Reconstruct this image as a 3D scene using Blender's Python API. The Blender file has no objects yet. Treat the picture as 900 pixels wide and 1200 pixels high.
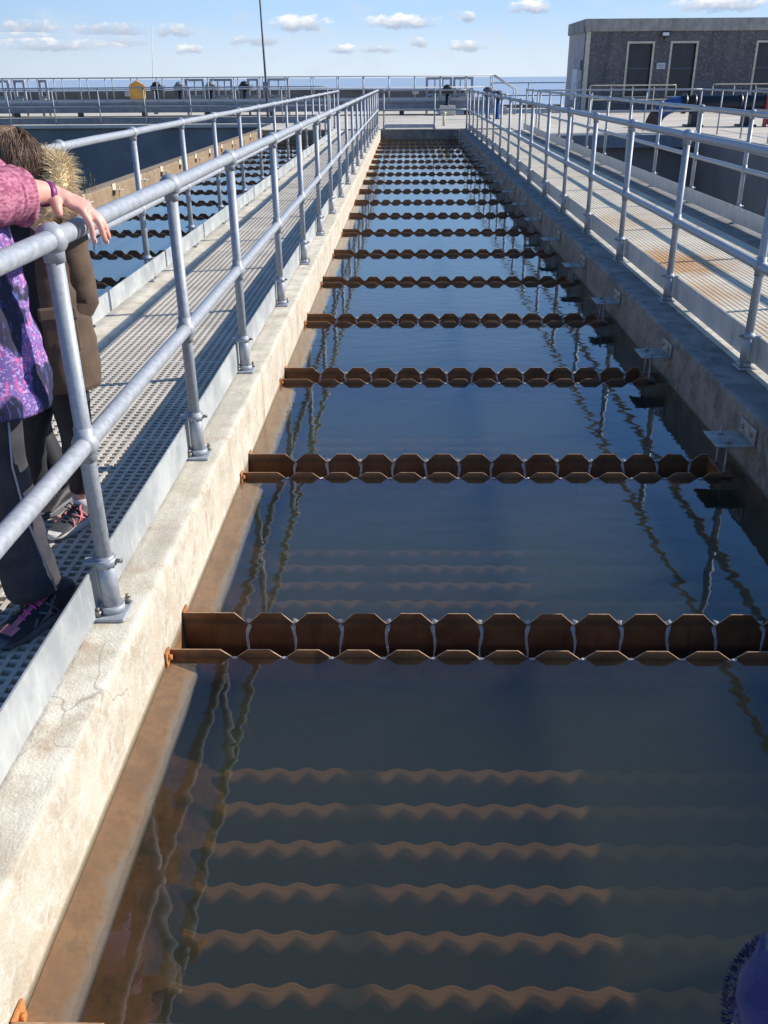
import bpy, bmesh, math, random
from mathutils import Vector, Matrix, noise
random.seed(7)
R = math.radians
S = bpy.context.scene
COL = S.collection

# ------------------------------------------------------------------ camera, sky, sun
F, PITCH, YAW, ROLL, HC = 1050.77, .4513, .0203, -.007, 1.4591
cam = bpy.data.cameras.new('camera')
camo = bpy.data.objects.new('camera', cam); COL.objects.link(camo); S.camera = camo
c_, s_ = math.cos(YAW), math.sin(YAW); ct, st = math.cos(PITCH), math.sin(PITCH); cr, sr = math.cos(ROLL), math.sin(ROLL)
vR = Vector((c_, s_, 0)); vH = Vector((-s_, c_, 0)); vF = vH*ct - Vector((0, 0, 1))*st; vU = vH*st + Vector((0, 0, 1))*ct
RI = cr*vR + sr*vU; UI = cr*vU - sr*vR
m = Matrix.Identity(4)
for i in range(3):
    m[i][0], m[i][1], m[i][2] = RI[i], UI[i], -vF[i]
m[2][3] = HC
camo.matrix_world = m
cam.sensor_fit = 'VERTICAL'; cam.sensor_height = 36.0; cam.sensor_width = 27.0
cam.lens = 36.0*F/1200
cam.shift_x = -6.07/1200
cam.clip_start = .05; cam.clip_end = 60000

SUN_AZ, SUN_EL = 75.0, 29.0          # azimuth from +Y towards +X
sd = Vector((math.sin(R(SUN_AZ))*math.cos(R(SUN_EL)), math.cos(R(SUN_AZ))*math.cos(R(SUN_EL)), math.sin(R(SUN_EL))))
sl = bpy.data.lights.new('sun', 'SUN'); sl.energy = 4.8; sl.angle = R(.53); sl.color = (1, .93, .82)
so = bpy.data.objects.new('sun', sl); COL.objects.link(so)
so.rotation_euler = (-sd).to_track_quat('-Z', 'Y').to_euler(); so.location = (30, 8, 20)
S.view_settings.view_transform = 'Standard'; S.view_settings.look = 'None'
S.view_settings.gamma = 1; S.view_settings.exposure = .38
S.view_settings.use_curve_mapping = False

W = bpy.data.worlds.new('World'); S.world = W; W.use_nodes = True
def build_world():
    nt = W.node_tree; nt.nodes.clear(); N = nt.nodes; L = nt.links
    def nd(t, **k):
        n = N.new(t)
        for a, b in k.items(): setattr(n, a, b)
        return n
    def mth(op, a, b=None, c=None, clamp=False):
        n = nd('ShaderNodeMath', operation=op); n.use_clamp = clamp
        for i, v in enumerate((a, b, c)):
            if v is None: continue
            if isinstance(v, (int, float)): n.inputs[i].default_value = v
            else: L.new(v, n.inputs[i])
        return n.outputs[0]
    sky = nd('ShaderNodeTexSky', sky_type='NISHITA'); sky.sun_disc = False
    sky.sun_elevation = R(SUN_EL); sky.sun_rotation = R(SUN_AZ)
    sky.air_density = 1.0; sky.dust_density = .35; sky.ozone_density = 2.5
    tc = nd('ShaderNodeTexCoord'); sp = nd('ShaderNodeSeparateXYZ'); L.new(tc.outputs['Generated'], sp.inputs[0])
    az = mth('ARCTAN2', sp.outputs[0], sp.outputs[1]); el = mth('ARCSINE', sp.outputs[2])
    cb = nd('ShaderNodeCombineXYZ'); L.new(az, cb.inputs[0]); L.new(mth('MULTIPLY', el, 1.6), cb.inputs[1])
    n1 = nd('ShaderNodeTexNoise'); n1.inputs['Scale'].default_value = 75; n1.inputs['Detail'].default_value = 6; n1.inputs['Roughness'].default_value = .62
    n2 = nd('ShaderNodeTexNoise'); n2.inputs['Scale'].default_value = 26; n2.inputs['Detail'].default_value = 5
    L.new(cb.outputs[0], n1.inputs['Vector']); L.new(cb.outputs[0], n2.inputs['Vector'])
    clouds = [(-.1055,.0476,.036,.0089,1),(-.0053,.0486,.0429,.0081,1),(.1201,.0603,.026,.0085,1),(.0596,.0531,.0105,.0065,1),(.2977,.0592,.05,.009,1),
              (.0604,.0273,.0257,.0065,.8),(.0116,.0307,.012,.0057,.7),(-.0645,.0252,.0189,.0057,.8),(-.0307,.025,.0257,.0045,.5),
              (-.3599,.0438,.046,.0085,.5),(-.284,.0422,.046,.0070,.42),(-.2263,.0417,.022,.0075,.6),(-.36,.033,.05,.005,.3),(-.29,.031,.05,.005,.3),(-.2126,.0257,.0171,.0065,.75),
              (-.3401,.0278,.0514,.0055,.45),(-.1479,.0329,.0343,.0055,.42),(.19,.033,.02,.004,.4)]
    dens = None; bright = None
    for (u, v, a, b, w) in clouds:
        du = mth('DIVIDE', mth('SUBTRACT', az, u), a); dv = mth('DIVIDE', mth('SUBTRACT', el, v), b)
        # flatter base: squeeze below the centre
        e = mth('SUBTRACT', 1.0, mth('ADD', mth('MULTIPLY', du, du), mth('MULTIPLY', dv, dv)))
        br = mth('MULTIPLY', mth('ADD', mth('MULTIPLY', dv, .75), .40), w)
        br = mth('MULTIPLY', br, mth('GREATER_THAN', e, -.9))
        e = mth('MULTIPLY', e, .55+.45*w)
        dens = e if dens is None else mth('MAXIMUM', dens, e)
        bright = br if bright is None else mth('MAXIMUM', bright, br)
    d = mth('ADD', dens, mth('MULTIPLY', mth('SUBTRACT', n1.outputs[0], .5), 2.7))
    mr = nd('ShaderNodeMapRange', interpolation_type='SMOOTHSTEP'); mr.inputs['From Min'].default_value = .10; mr.inputs['From Max'].default_value = .95; mr.inputs['To Max'].default_value = .92
    L.new(d, mr.inputs['Value'])
    # thin far cloud veil low over the sea
    veil = nd('ShaderNodeMapRange', interpolation_type='SMOOTHSTEP'); veil.inputs['From Min'].default_value = .48; veil.inputs['From Max'].default_value = .72; veil.inputs['To Max'].default_value = .6
    L.new(n2.outputs[0], veil.inputs['Value'])
    low = nd('ShaderNodeMapRange'); low.inputs['From Min'].default_value = .12; low.inputs['From Max'].default_value = .02
    L.new(el, low.inputs['Value'])
    vv = mth('MULTIPLY', veil.outputs[0], low.outputs[0])
    ccol = nd('ShaderNodeMix', data_type='RGBA'); ccol.inputs['A'].default_value = (3.6, 4.3, 5.7, 1); ccol.inputs['B'].default_value = (11.5, 11.3, 11.0, 1)
    L.new(mth('ADD', bright, mth('MULTIPLY', mth('SUBTRACT', n1.outputs[0], .5), 1.1), clamp=True), ccol.inputs['Factor'])
    mv = nd('ShaderNodeMix', data_type='RGBA'); mv.inputs['B'].default_value = (6.2, 6.9, 8.0, 1); L.new(vv, mv.inputs['Factor'])
    gr = nd('ShaderNodeValToRGB'); gr.color_ramp.interpolation = 'EASE'; els = gr.color_ramp.elements
    k = .88/.085/12
    cols = [(0, (.66, .77, .90)), (.045, (.42, .64, .93)), (.10, (.31, .58, 1.0)), (.22, (.15, .38, .90)), (.45, (.07, .20, .50)), (1, (.05, .09, .15))]
    while len(els) < len(cols): els.new(.5)
    for e, (p, c) in zip(els, cols): e.position = p; e.color = (c[0]*k, c[1]*k, c[2]*k, 1)
    L.new(mth('DIVIDE', el, math.pi/2, clamp=True), gr.inputs[0])
    sc = nd('ShaderNodeMix', data_type='RGBA', blend_type='MULTIPLY'); sc.inputs['Factor'].default_value = 1; sc.inputs['B'].default_value = (12, 12, 12, 1); L.new(gr.outputs[0], sc.inputs['A'])
    tint = nd('ShaderNodeMix', data_type='RGBA'); tint.inputs['Factor'].default_value = .9
    vd = nd('ShaderNodeVectorMath', operation='DOT_PRODUCT'); L.new(tc.outputs['Generated'], vd.inputs[0]); vd.inputs[1].default_value = sd
    dk = nd('ShaderNodeMapRange', interpolation_type='SMOOTHSTEP'); dk.inputs['From Min'].default_value = -.8; dk.inputs['From Max'].default_value = .2; dk.inputs['To Min'].default_value = .42
    L.new(vd.outputs['Value'], dk.inputs['Value']); sc.inputs['B'].default_value = (0, 0, 0, 1); v12 = mth('MULTIPLY', dk.outputs[0], 12.0); L.new(v12, sc.inputs['B'])
    L.new(sky.outputs[0], tint.inputs['A'])
    L.new(sc.outputs['Result'], tint.inputs['B'])
    L.new(tint.outputs['Result'], mv.inputs['A'])
    mc = nd('ShaderNodeMix', data_type='RGBA'); L.new(mr.outputs[0], mc.inputs['Factor']); L.new(mv.outputs['Result'], mc.inputs['A']); L.new(ccol.outputs['Result'], mc.inputs['B'])
    bg = nd('ShaderNodeBackground'); bg.inputs[1].default_value = .085; L.new(mc.outputs['Result'], bg.inputs[0])
    out = nd('ShaderNodeOutputWorld'); L.new(bg.outputs[0], out.inputs[0])
build_world()

# ------------------------------------------------------------------ materials
class NT:
    """tiny node helper"""
    def __init__(s, name):
        s.m = bpy.data.materials.new(name); s.m.use_nodes = True
        s.t = s.m.node_tree; s.t.nodes.clear()
        s.out = s.t.nodes.new('ShaderNodeOutputMaterial')
        s.tc = s.t.nodes.new('ShaderNodeTexCoord'); s.obj = s.tc.outputs['Object']
        g = s.t.nodes.new('ShaderNodeNewGeometry'); s.pos = g.outputs['Position']
        sp = s.t.nodes.new('ShaderNodeSeparateXYZ'); s.t.links.new(s.pos, sp.inputs[0]); s.x, s.y, s.z = sp.outputs
        s.b = s.t.nodes.new('ShaderNodeBsdfPrincipled'); s.link(s.b.outputs[0], s.out.inputs[0])
    def link(s, a, b): s.t.links.new(a, b)
    def put(s, inp, v):
        if isinstance(v, bpy.types.NodeSocket): s.link(v, inp)
        elif isinstance(v, (tuple, list)): inp.default_value = tuple(v)+((1,) if len(v) == 3 and inp.type == 'RGBA' else ())
        else: inp.default_value = v
    def noise(s, scale, detail=4, rough=.55, vec=None, stretch=None, dist=0):
        v = vec if vec is not None else s.pos
        if stretch:
            mp = s.t.nodes.new('ShaderNodeMapping'); mp.inputs['Scale'].default_value = stretch; s.link(v, mp.inputs[0]); v = mp.outputs[0]
        n = s.t.nodes.new('ShaderNodeTexNoise'); n.inputs['Scale'].default_value = scale; n.inputs['Detail'].default_value = detail
        n.inputs['Roughness'].default_value = rough; n.inputs['Distortion'].default_value = dist
        s.link(v, n.inputs['Vector']); return n.outputs[0]
    def voro(s, scale, feature='F1', vec=None, stretch=None, out='Distance'):
        v = vec if vec is not None else s.pos
        if stretch:
            mp = s.t.nodes.new('ShaderNodeMapping'); mp.inputs['Scale'].default_value = stretch; s.link(v, mp.inputs[0]); v = mp.outputs[0]
        n = s.t.nodes.new('ShaderNodeTexVoronoi'); n.feature = feature; n.inputs['Scale'].default_value = scale; s.link(v, n.inputs['Vector']); return n.outputs[out]
    def math(s, op, a, b=0.0, clamp=False):
        n = s.t.nodes.new('ShaderNodeMath'); n.operation = op; n.use_clamp = clamp; s.put(n.inputs[0], a); s.put(n.inputs[1], b); return n.outputs[0]
    def ramp(s, v, a, b, ta=0., tb=1.):
        n = s.t.nodes.new('ShaderNodeMapRange'); n.interpolation_type = 'SMOOTHSTEP'
        s.put(n.inputs[0], v)
        for i, q in enumerate((a, b, ta, tb)): n.inputs[i+1].default_value = q
        return n.outputs[0]
    def mix(s, f, a, b, mode='MIX'):
        n = s.t.nodes.new('ShaderNodeMix'); n.data_type = 'RGBA'; n.blend_type = mode
        s.put(n.inputs['Factor'], f); s.put(n.inputs['A'], a); s.put(n.inputs['B'], b); return n.outputs['Result']
    def bump(s, h, strength=.3, dist=.01):
        n = s.t.nodes.new('ShaderNodeBump'); n.inputs['Strength'].default_value = strength; n.inputs['Distance'].default_value = dist
        s.link(h, n.inputs['Height']); s.link(n.outputs[0], s.b.inputs['Normal']); return n.outputs[0]
    def set(s, col=None, rough=None, metal=None, spec=None):
        if col is not None: s.put(s.b.inputs['Base Color'], col)
        if rough is not None: s.put(s.b.inputs['Roughness'], rough)
        if metal is not None: s.put(s.b.inputs['Metallic'], metal)
        if spec is not None: s.put(s.b.inputs['Specular IOR Level'], spec)
        return s.m

M = {}
def simple(name, col, rough=.6, metal=0., var=.25, scale=20, bump=0., dark=None):
    n = NT(name)
    v = n.noise(scale, 5)
    c2 = dark or tuple(x*(1-var) for x in col)
    M[name] = n.set(n.mix(n.ramp(v, .35, .65), c2, col), rough, metal)
    if bump: n.bump(n.noise(scale*3, 4), bump, .004)
    return M[name]

def mk_materials():
    # hot-dip galvanised tube: mottled, dull, with rubbed patches
    n = NT('galvanised tube'); a = n.noise(42, 6, .72); b = n.voro(75); c = n.noise(130, 2)
    col = n.mix(n.ramp(a, .25, .75), (.30, .325, .355), (.42, .445, .485))
    col = n.mix(n.ramp(b, .1, .5, .15, 0), col, (.54, .56, .60))
    col = n.mix(n.math('MAXIMUM', n.ramp(n.noise(3.1, 6, .7), .66, .78, 0, .55), n.ramp(n.noise(33, 4, .75), .68, .75, 0, .6)), col, (.30, .24, .18))
    n.bump(c, .08, .002); M['galv'] = n.set(col, n.ramp(a, .3, .7, .46, .66), .24)
    n = NT('galvanised sheet'); a = n.noise(5, 6, .65); b = n.noise(22, 5, .6, stretch=(1, 1, .35))
    col = n.mix(n.ramp(a, .3, .7), (.38, .41, .43), (.55, .57, .57)); col = n.mix(n.ramp(b, .5, .75, 0, .6), col, (.64, .66, .65))
    n.bump(n.noise(60, 3), .06, .002); M['sheet'] = n.set(col, n.ramp(a, .3, .7, .42, .6), .35)
    M['bolt'] = simple('weathered bolt', (.33, .30, .26), .5, .6, .4, 60)
    M['bracket'] = simple('dull bracket plate', (.36, .36, .34), .55, .35, .35, 14)
    # concrete kerb of the sunny side, with lime bloom, rust and a stained foot below the water
    def concrete(name, light, mid, dark, stain=(.26, .15, .07), moss=(.10, .10, .07), warm=.5):
        n = NT(name)
        big = n.noise(1.3, 6, .62); med = n.noise(7, 6, .65); fine = n.noise(120, 3, .6); streak = n.noise(6, 5, .6, stretch=(1, 1, .12))
        col = n.mix(n.ramp(big, .32, .66), mid, light)
        col = n.mix(n.ramp(med, .42, .66, 0, .75), col, dark)
        col = n.mix(n.ramp(streak, .54, .72, 0, warm), col, stain)
        peb = n.voro(130); col = n.mix(n.ramp(peb, .0, .35, .4, 0), col, dark)
        speck = n.noise(55, 2); col = n.mix(n.ramp(speck, .66, .74, 0, .5), col, tuple(min(1, x*1.5) for x in light))
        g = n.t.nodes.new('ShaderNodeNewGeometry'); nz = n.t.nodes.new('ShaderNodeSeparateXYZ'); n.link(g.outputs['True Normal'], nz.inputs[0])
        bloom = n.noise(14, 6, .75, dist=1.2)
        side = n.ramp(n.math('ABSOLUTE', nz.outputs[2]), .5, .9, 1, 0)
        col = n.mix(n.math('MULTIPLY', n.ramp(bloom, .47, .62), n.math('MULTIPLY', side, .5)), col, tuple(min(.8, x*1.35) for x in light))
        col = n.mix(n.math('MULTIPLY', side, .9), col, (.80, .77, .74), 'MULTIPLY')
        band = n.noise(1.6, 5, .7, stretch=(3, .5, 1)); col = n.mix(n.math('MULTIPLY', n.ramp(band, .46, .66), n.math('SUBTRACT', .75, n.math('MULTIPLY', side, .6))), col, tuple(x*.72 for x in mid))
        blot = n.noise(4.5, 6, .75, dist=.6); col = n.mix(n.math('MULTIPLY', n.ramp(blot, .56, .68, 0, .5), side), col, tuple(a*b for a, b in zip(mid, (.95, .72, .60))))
        zz = n.math('ADD', n.z, n.math('MULTIPLY', n.math('SUBTRACT', med, .5), .03))
        damp = n.ramp(zz, -.285, -.262, 1, 0)
        col = n.mix(n.math('MULTIPLY', damp, .75), col, (.13, .095, .04))
        uw = n.mix(n.ramp(med, .3, .7), (.36, .17, .06), (.17, .085, .04))
        col = n.mix(n.ramp(n.z, -.31, -.292, 1, 0), col, uw)
        cv = n.t.nodes.new('ShaderNodeVectorMath'); cv.operation = 'ADD'; n.link(n.pos, cv.inputs[0]); cn = n.t.nodes.new('ShaderNodeTexNoise'); cn.inputs['Scale'].default_value = 5; n.link(n.pos, cn.inputs['Vector']); sc_ = n.t.nodes.new('ShaderNodeVectorMath'); sc_.operation = 'SCALE'; sc_.inputs['Scale'].default_value = .22; n.link(cn.outputs['Color'], sc_.inputs[0]); n.link(sc_.outputs[0], cv.inputs[1])
        ck = n.math('MULTIPLY', n.ramp(n.voro(.8, 'DISTANCE_TO_EDGE', vec=cv.outputs[0]), .0004, .003, 1, 0), n.ramp(n.noise(1.9, 3), .5, .62)); col = n.mix(n.math('MULTIPLY', ck, .45), col, tuple(x*.35 for x in dark))
        h = n.math('ADD', n.math('MULTIPLY', fine, .5), n.math('ADD', med, n.math('MULTIPLY', peb, .3)))
        n.bump(h, .55, .006)
        return n.set(col, .88)
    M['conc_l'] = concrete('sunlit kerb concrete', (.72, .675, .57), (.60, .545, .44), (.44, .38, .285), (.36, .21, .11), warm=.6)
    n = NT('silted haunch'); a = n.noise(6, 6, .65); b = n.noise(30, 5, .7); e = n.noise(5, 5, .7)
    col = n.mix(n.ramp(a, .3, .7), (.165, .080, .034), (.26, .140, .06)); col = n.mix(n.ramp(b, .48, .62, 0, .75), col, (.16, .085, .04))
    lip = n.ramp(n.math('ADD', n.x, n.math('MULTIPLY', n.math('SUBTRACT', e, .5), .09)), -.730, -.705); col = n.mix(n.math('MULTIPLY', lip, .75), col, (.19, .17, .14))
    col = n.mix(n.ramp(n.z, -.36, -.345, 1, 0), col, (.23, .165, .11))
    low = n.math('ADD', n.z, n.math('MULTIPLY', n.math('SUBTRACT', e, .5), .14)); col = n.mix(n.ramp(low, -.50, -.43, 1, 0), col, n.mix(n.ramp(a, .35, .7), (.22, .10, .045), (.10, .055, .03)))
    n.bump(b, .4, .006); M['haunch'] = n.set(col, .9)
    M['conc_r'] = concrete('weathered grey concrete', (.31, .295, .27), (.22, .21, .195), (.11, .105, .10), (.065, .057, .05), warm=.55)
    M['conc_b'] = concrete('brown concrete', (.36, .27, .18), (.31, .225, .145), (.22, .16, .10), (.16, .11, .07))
    n = NT('pale yard concrete'); a = n.noise(.5, 6, .6); b = n.noise(40, 4, .6); c = n.noise(3, 6, .7)
    col = n.mix(n.ramp(a, .3, .7), (.52, .47, .39), (.66, .60, .50)); col = n.mix(n.ramp(c, .5, .75, 0, .5), col, (.42, .37, .30))
    n.bump(b, .3, .004); M['yard'] = n.set(col, .9)
    n = NT('tarred tank wall'); a = n.noise(.6, 6, .65); b = n.noise(3, 5, .7, stretch=(1, 1, .08))
    col = n.mix(n.ramp(a, .3, .7), (.17, .17, .17), (.25, .245, .24)); col = n.mix(n.ramp(b, .6, .72, 0, .5), col, (.22, .22, .215))
    M['tank'] = n.set(col, .8)
    # moulded grating with grit, orange rust wash in one spot
    def grating(name, base, dark, spots):
        n = NT(name); a = n.noise(2, 5, .6); b = n.noise(90, 3)
        col = n.mix(n.ramp(a, .3, .7), dark, base); col = n.mix(n.ramp(b, .5, .7, 0, .4), col, tuple(min(.8, x*1.25) for x in base))
        for (px, py, r, k) in spots:
            dx = n.math('SUBTRACT', n.x, px); dy = n.math('MULTIPLY', n.math('SUBTRACT', n.y, py), .8)
            dd = n.math('SQRT', n.math('ADD', n.math('MULTIPLY', dx, dx), n.math('MULTIPLY', dy, dy)))
            dd = n.math('ADD', dd, n.math('MULTIPLY', n.math('SUBTRACT', n.noise(5, 5, .7), .5), .7*r*2))
            col = n.mix(n.ramp(dd, r*.2, r, k, 0), col, (.55, .26, .07))
        n.bump(b, .3, .002); return n.set(col, .8)
    M['grate_l'] = grating('grey moulded grating', (.62, .57, .49), (.48, .44, .38), [])
    M['grate_r'] = grating('cream moulded grating', (.74, .66, .52), (.60, .53, .41), [(2.28, 8.1, .75, .8), (2.2, 6.9, .5, .45), (2.5, 5.4, .6, .35), (2.3, 10.5, .8, .3)])
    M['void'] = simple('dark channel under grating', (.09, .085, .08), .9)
    # rust
    n = NT('rusty steel plate'); a = n.noise(8, 6, .65); b = n.noise(50, 5, .7); s2 = n.noise(14, 5, .6, stretch=(1, 1, .2))
    col = n.mix(n.ramp(a, .3, .7), (.195, .074, .025), (.37, .155, .052)); col = n.mix(n.ramp(b, .5, .72, 0, .6), col, (.24, .11, .045))
    col = n.mix(n.ramp(s2, .55, .7, 0, .55), col, (.05, .024, .018))
    oi = n.t.nodes.new('ShaderNodeObjectInfo'); rnd = oi.outputs['Random']
    col = n.mix(n.math('MULTIPLY', rnd, .75), col, (.095, .040, .020)); big = n.noise(2.2, 5, .7)
    col = n.mix(n.ramp(big, .56, .70, 0, .6), col, (.20, .085, .03)); col = n.mix(n.ramp(n.noise(16, 5, .75, stretch=(1, 1, .25)), .62, .74, 0, .5), col, (.23, .20, .15))
    scum = n.math('MULTIPLY', n.ramp(n.z, -.300, -.284), n.ramp(n.z, -.276, -.262, 1, 0)); col = n.mix(n.math('MULTIPLY', scum, .55), col, (.045, .038, .025))
    wet = n.ramp(n.z, -.40, -.36, 1, 0); col = n.mix(n.math('MULTIPLY', wet, .8), col, (.028, .013, .012))
    n.bump(b, .35, .003); M['rust'] = n.set(col, n.ramp(a, .3, .7, .35, .62), .0)
    n = NT('rust edge painted sunlit'); a = n.noise(40, 4); M['sunlit_edge'] = n.set(n.mix(n.ramp(a, .3, .7), (.30, .17, .09), (.44, .29, .17)), .6)  # plate tops coloured paler than the rust, for sun on their edges
    n = NT('orange rust'); a = n.noise(25, 5, .7); M['orange'] = n.set(n.mix(n.ramp(a, .3, .7), (.30, .09, .03), (.62, .27, .08)), .75)
    # water: clear-ish, silty body, Fresnel reflection, faint ripples
    def water(name, tint, vol):
        n = NT(name); t = n.t
        rip = n.math('ADD', n.math('MULTIPLY', n.noise(8.5, 1.5, .45, stretch=(.75, 1.35, 1)), 1.0), n.math('MULTIPLY', n.noise(3.0, 1, .5), .5))
        bp = t.nodes.new('ShaderNodeBump'); bp.inputs['Strength'].default_value = .05; bp.inputs['Distance'].default_value = .030; n.link(rip, bp.inputs['Height'])
        fr = t.nodes.new('ShaderNodeFresnel'); 
        gm = t.nodes.new('ShaderNodeNewGeometry'); io = t.nodes.new('ShaderNodeMapRange'); io.inputs[3].default_value = 1.55; io.inputs[4].default_value = 1/1.55; n.link(gm.outputs['Backfacing'], io.inputs[0]); n.link(io.outputs[0], fr.inputs['IOR']); n.link(bp.outputs[0], fr.inputs['Normal'])
        gl = t.nodes.new('ShaderNodeBsdfGlossy'); gl.inputs['Roughness'].default_value = .01; gl.inputs['Color'].default_value = (.95, .97, 1, 1); n.link(bp.outputs[0], gl.inputs['Normal'])
        tr = t.nodes.new('ShaderNodeBsdfTransparent'); tr.inputs['Color'].default_value = tint
        m2 = t.nodes.new('ShaderNodeMixShader'); n.link(fr.outputs[0], m2.inputs[0]); n.link(tr.outputs[0], m2.inputs[1]); n.link(gl.outputs[0], m2.inputs[2])
        t.nodes.remove(n.b); n.link(m2.outputs[0], n.out.inputs[0])
        if vol:
            pv = t.nodes.new('ShaderNodeVolumePrincipled'); pv.inputs['Color'].default_value = (.155, .172, .112, 1); pv.inputs['Density'].default_value = vol; pv.inputs['Anisotropy'].default_value = .0
            n.link(pv.outputs[0], n.out.inputs['Volume'])
        M[name] = n.m
    water('water', (1, 1, 1, 1), 2.2); water('trough water', (.45, .42, .38, 1), 0)
    n = NT('falling water'); n.set((.85, .88, .92), .06); n.b.inputs['Transmission Weight'].default_value = .72; n.b.inputs['IOR'].default_value = 1.33
    n.bump(n.noise(60, 3, stretch=(1, 1, .3)), .8, .01); M['spill'] = n.m
    n = NT('submerged settler sheet'); a = n.noise(4, 4); M['lamella'] = n.set(n.mix(n.ramp(a, .3, .7), (.54, .22, .04), (.66, .29, .05)), .9)
    n = NT('brown silt'); a = n.noise(3.2, 6, .65); b = n.noise(16, 5, .7); col = n.mix(n.ramp(a, .38, .60), (.09, .045, .02), (.46, .19, .055)); col = n.mix(n.ramp(b, .5, .65, 0, .5), col, (.14, .07, .035)); n.bump(b, .5, .02); M['silt'] = n.set(col, .95)
    M['deep'] = simple('channel bottom silt', (.035, .055, .055), .95, scale=2)
    n = NT('sea water'); a = n.noise(.02, 6, .6, stretch=(.25, 1, 1)); n.bump(n.noise(.15, 5, .6), .35, .6); M['sea'] = n.set(n.mix(n.ramp(a, .3, .7), (.34, .40, .47), (.42, .48, .54)), .35)
    # building
    n = NT('grey roughcast'); a = n.noise(1.3, 6, .7); b = n.noise(9, 5, .75); v = n.voro(14)
    col = n.mix(n.ramp(a, .3, .7), (.11, .105, .11), (.17, .16, .16)); col = n.mix(n.ramp(b, .50, .64, 0, .8), col, (.30, .285, .275)); col = n.mix(n.ramp(n.noise(7, 6, .75), .55, .7, 0, .55), col, (.075, .072, .078))
    sk = n.noise(2.6, 5, .65, stretch=(1, 1, .10)); col = n.mix(n.ramp(sk, .50, .68, 0, .65), col, (.07, .068, .072)); col = n.mix(n.ramp(n.noise(3.4, 5, .6, stretch=(1, 1, .12)), .60, .74, 0, .45), col, (.33, .32, .30))
    n.bump(n.math('ADD', b, v), 1.0, .05); M['roughcast'] = n.set(col, .95)
    simple('pink grey render', (.56, .49, .48), .9, 0, .25, 3, .2)
    n = NT('stained fascia'); a = n.noise(2, 6, .7); b = n.noise(4, 5, .6, stretch=(1, 1, .15))
    col = n.mix(n.ramp(a, .3, .7), (.27, .255, .225), (.40, .38, .34)); col = n.mix(n.ramp(b, .52, .7, 0, .6), col, (.17, .16, .145)); n.bump(a, .3, .01); M['fascia'] = n.set(col, .9)
    simple('cream paint', (.62, .56, .43), .6, 0, .2, 8); simple('dark window mesh', (.028, .03, .036), .35, 0, .3, 4)
    simple('white paint', (.74, .75, .75), .5, 0, .15, 6); simple('grey white paint', (.40, .41, .43), .55, 0, .25, 6); simple('off white sign', (.55, .56, .58), .5, 0, .15, 12)
    simple('black rubber', (.02, .022, .026), .5, 0, .3, 10); simple('dark pipe', (.018, .022, .034), .42, 0, .35, 5)
    simple('blue paint', (.035, .09, .27), .4, 0, .35, 5); simple('dark blue enamel', (.018, .032, .07), .38, 0, .3, 8)
    simple('grey enamel', (.25, .28, .31), .45, 0, .25, 8); simple('dark grey enamel', (.10, .115, .135), .6, 0, .3, 8); simple('red paint', (.48, .05, .05), .45, 0, .3, 8)
    simple('orange yellow plastic', (.72, .36, .06), .5, 0, .2, 5); simple('brown rusty pipe', (.14, .07, .05), .7, 0, .4, 6)
    simple('grey walkway girder', (.20, .225, .26), .6, .1, .25, 3); simple('dark sea wall', (.16, .145, .135), .9, 0, .35, 1.5, .3)
    simple('lamp glass', (.7, .72, .75), .2, 0, .1, 5); simple('dark rail', (.09, .11, .14), .5, .3, .2, 10)
    # people
    n = NT('skin'); a = n.noise(18, 5); col = n.mix(n.ramp(a, .3, .7), (.66, .32, .25), (.72, .39, .31)); n.b.inputs['Subsurface Weight'].default_value = .12
    n.b.inputs['Subsurface Radius'].default_value = (.01, .004, .002); n.bump(n.noise(160, 3), .12, .001); M['skin'] = n.set(col, .48)
    n = NT('pink marl knit'); a = n.noise(150, 3, .6, stretch=(.18, .5, 1)); w = n.noise(14, 3)
    col = n.mix(n.ramp(a, .38, .62), (.29, .070, .130), (.57, .225, .31)); n.bump(a, .35, .003); M['pink'] = n.set(n.mix(n.ramp(w, .3, .7, 0, .3), col, (.33, .09, .16)), .9)
    n = NT('purple pattern shell'); a = n.noise(9, 2, .5, dist=.8); h = n.noise(95, 2, .5, stretch=(1, 1, .22), dist=1.0); h2 = n.noise(120, 2, .5, stretch=(.25, 1, 1), dist=.8); k = n.noise(7, 2, vec=n.obj, dist=.6)
    col = n.mix(n.ramp(a, .40, .50), (.10, .055, .26), (.18, .11, .36))
    col = n.mix(n.ramp(h, .55, .62), col, (.66, .13, .34)); col = n.mix(n.ramp(h2, .56, .62), col, (.50, .36, .66))
    col = n.mix(n.ramp(k, .47, .51), col, (.015, .014, .045)); col = n.mix(n.math('MULTIPLY', n.ramp(k, .47, .51), n.ramp(h, .58, .64)), col, (.05, .08, .30))
    M['purple'] = n.set(col, .75)
    def cloth(name, c1, c2, rough=.8, sc=12):
        n = NT(name); a = n.noise(sc, 5, .6); b = n.noise(260, 2); n.bump(n.math('ADD', a, n.math('MULTIPLY', b, .3)), .4, .006); M[name] = n.set(n.mix(n.ramp(a, .3, .7), c1, c2), rough); n.b.inputs['Sheen Weight'].default_value = .06
    cloth('charcoal trousers', (.022, .021, .028), (.05, .047, .056)); cloth('black leggings', (.010, .010, .013), (.02, .02, .024), .65)
    cloth('brown parka', (.085, .053, .032), (.13, .082, .052), .75); cloth('black lining', (.010, .010, .014), (.02, .019, .024))
    cloth('shoe black', (.016, .015, .02), (.03, .028, .036), .55, 40); cloth('shoe grey', (.055, .055, .06), (.09, .09, .095), .7, 60)
    cloth('shoe pink', (.52, .13, .18), (.70, .24, .27), .7, 40); cloth('lace pink', (.85, .03, .38), (.9, .08, .5), .6, 30)
    cloth('sole grey', (.10, .10, .12), (.16, .16, .18), .6, 20); cloth('sole white', (.62, .60, .55), (.72, .70, .66), .6, 20)
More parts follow.
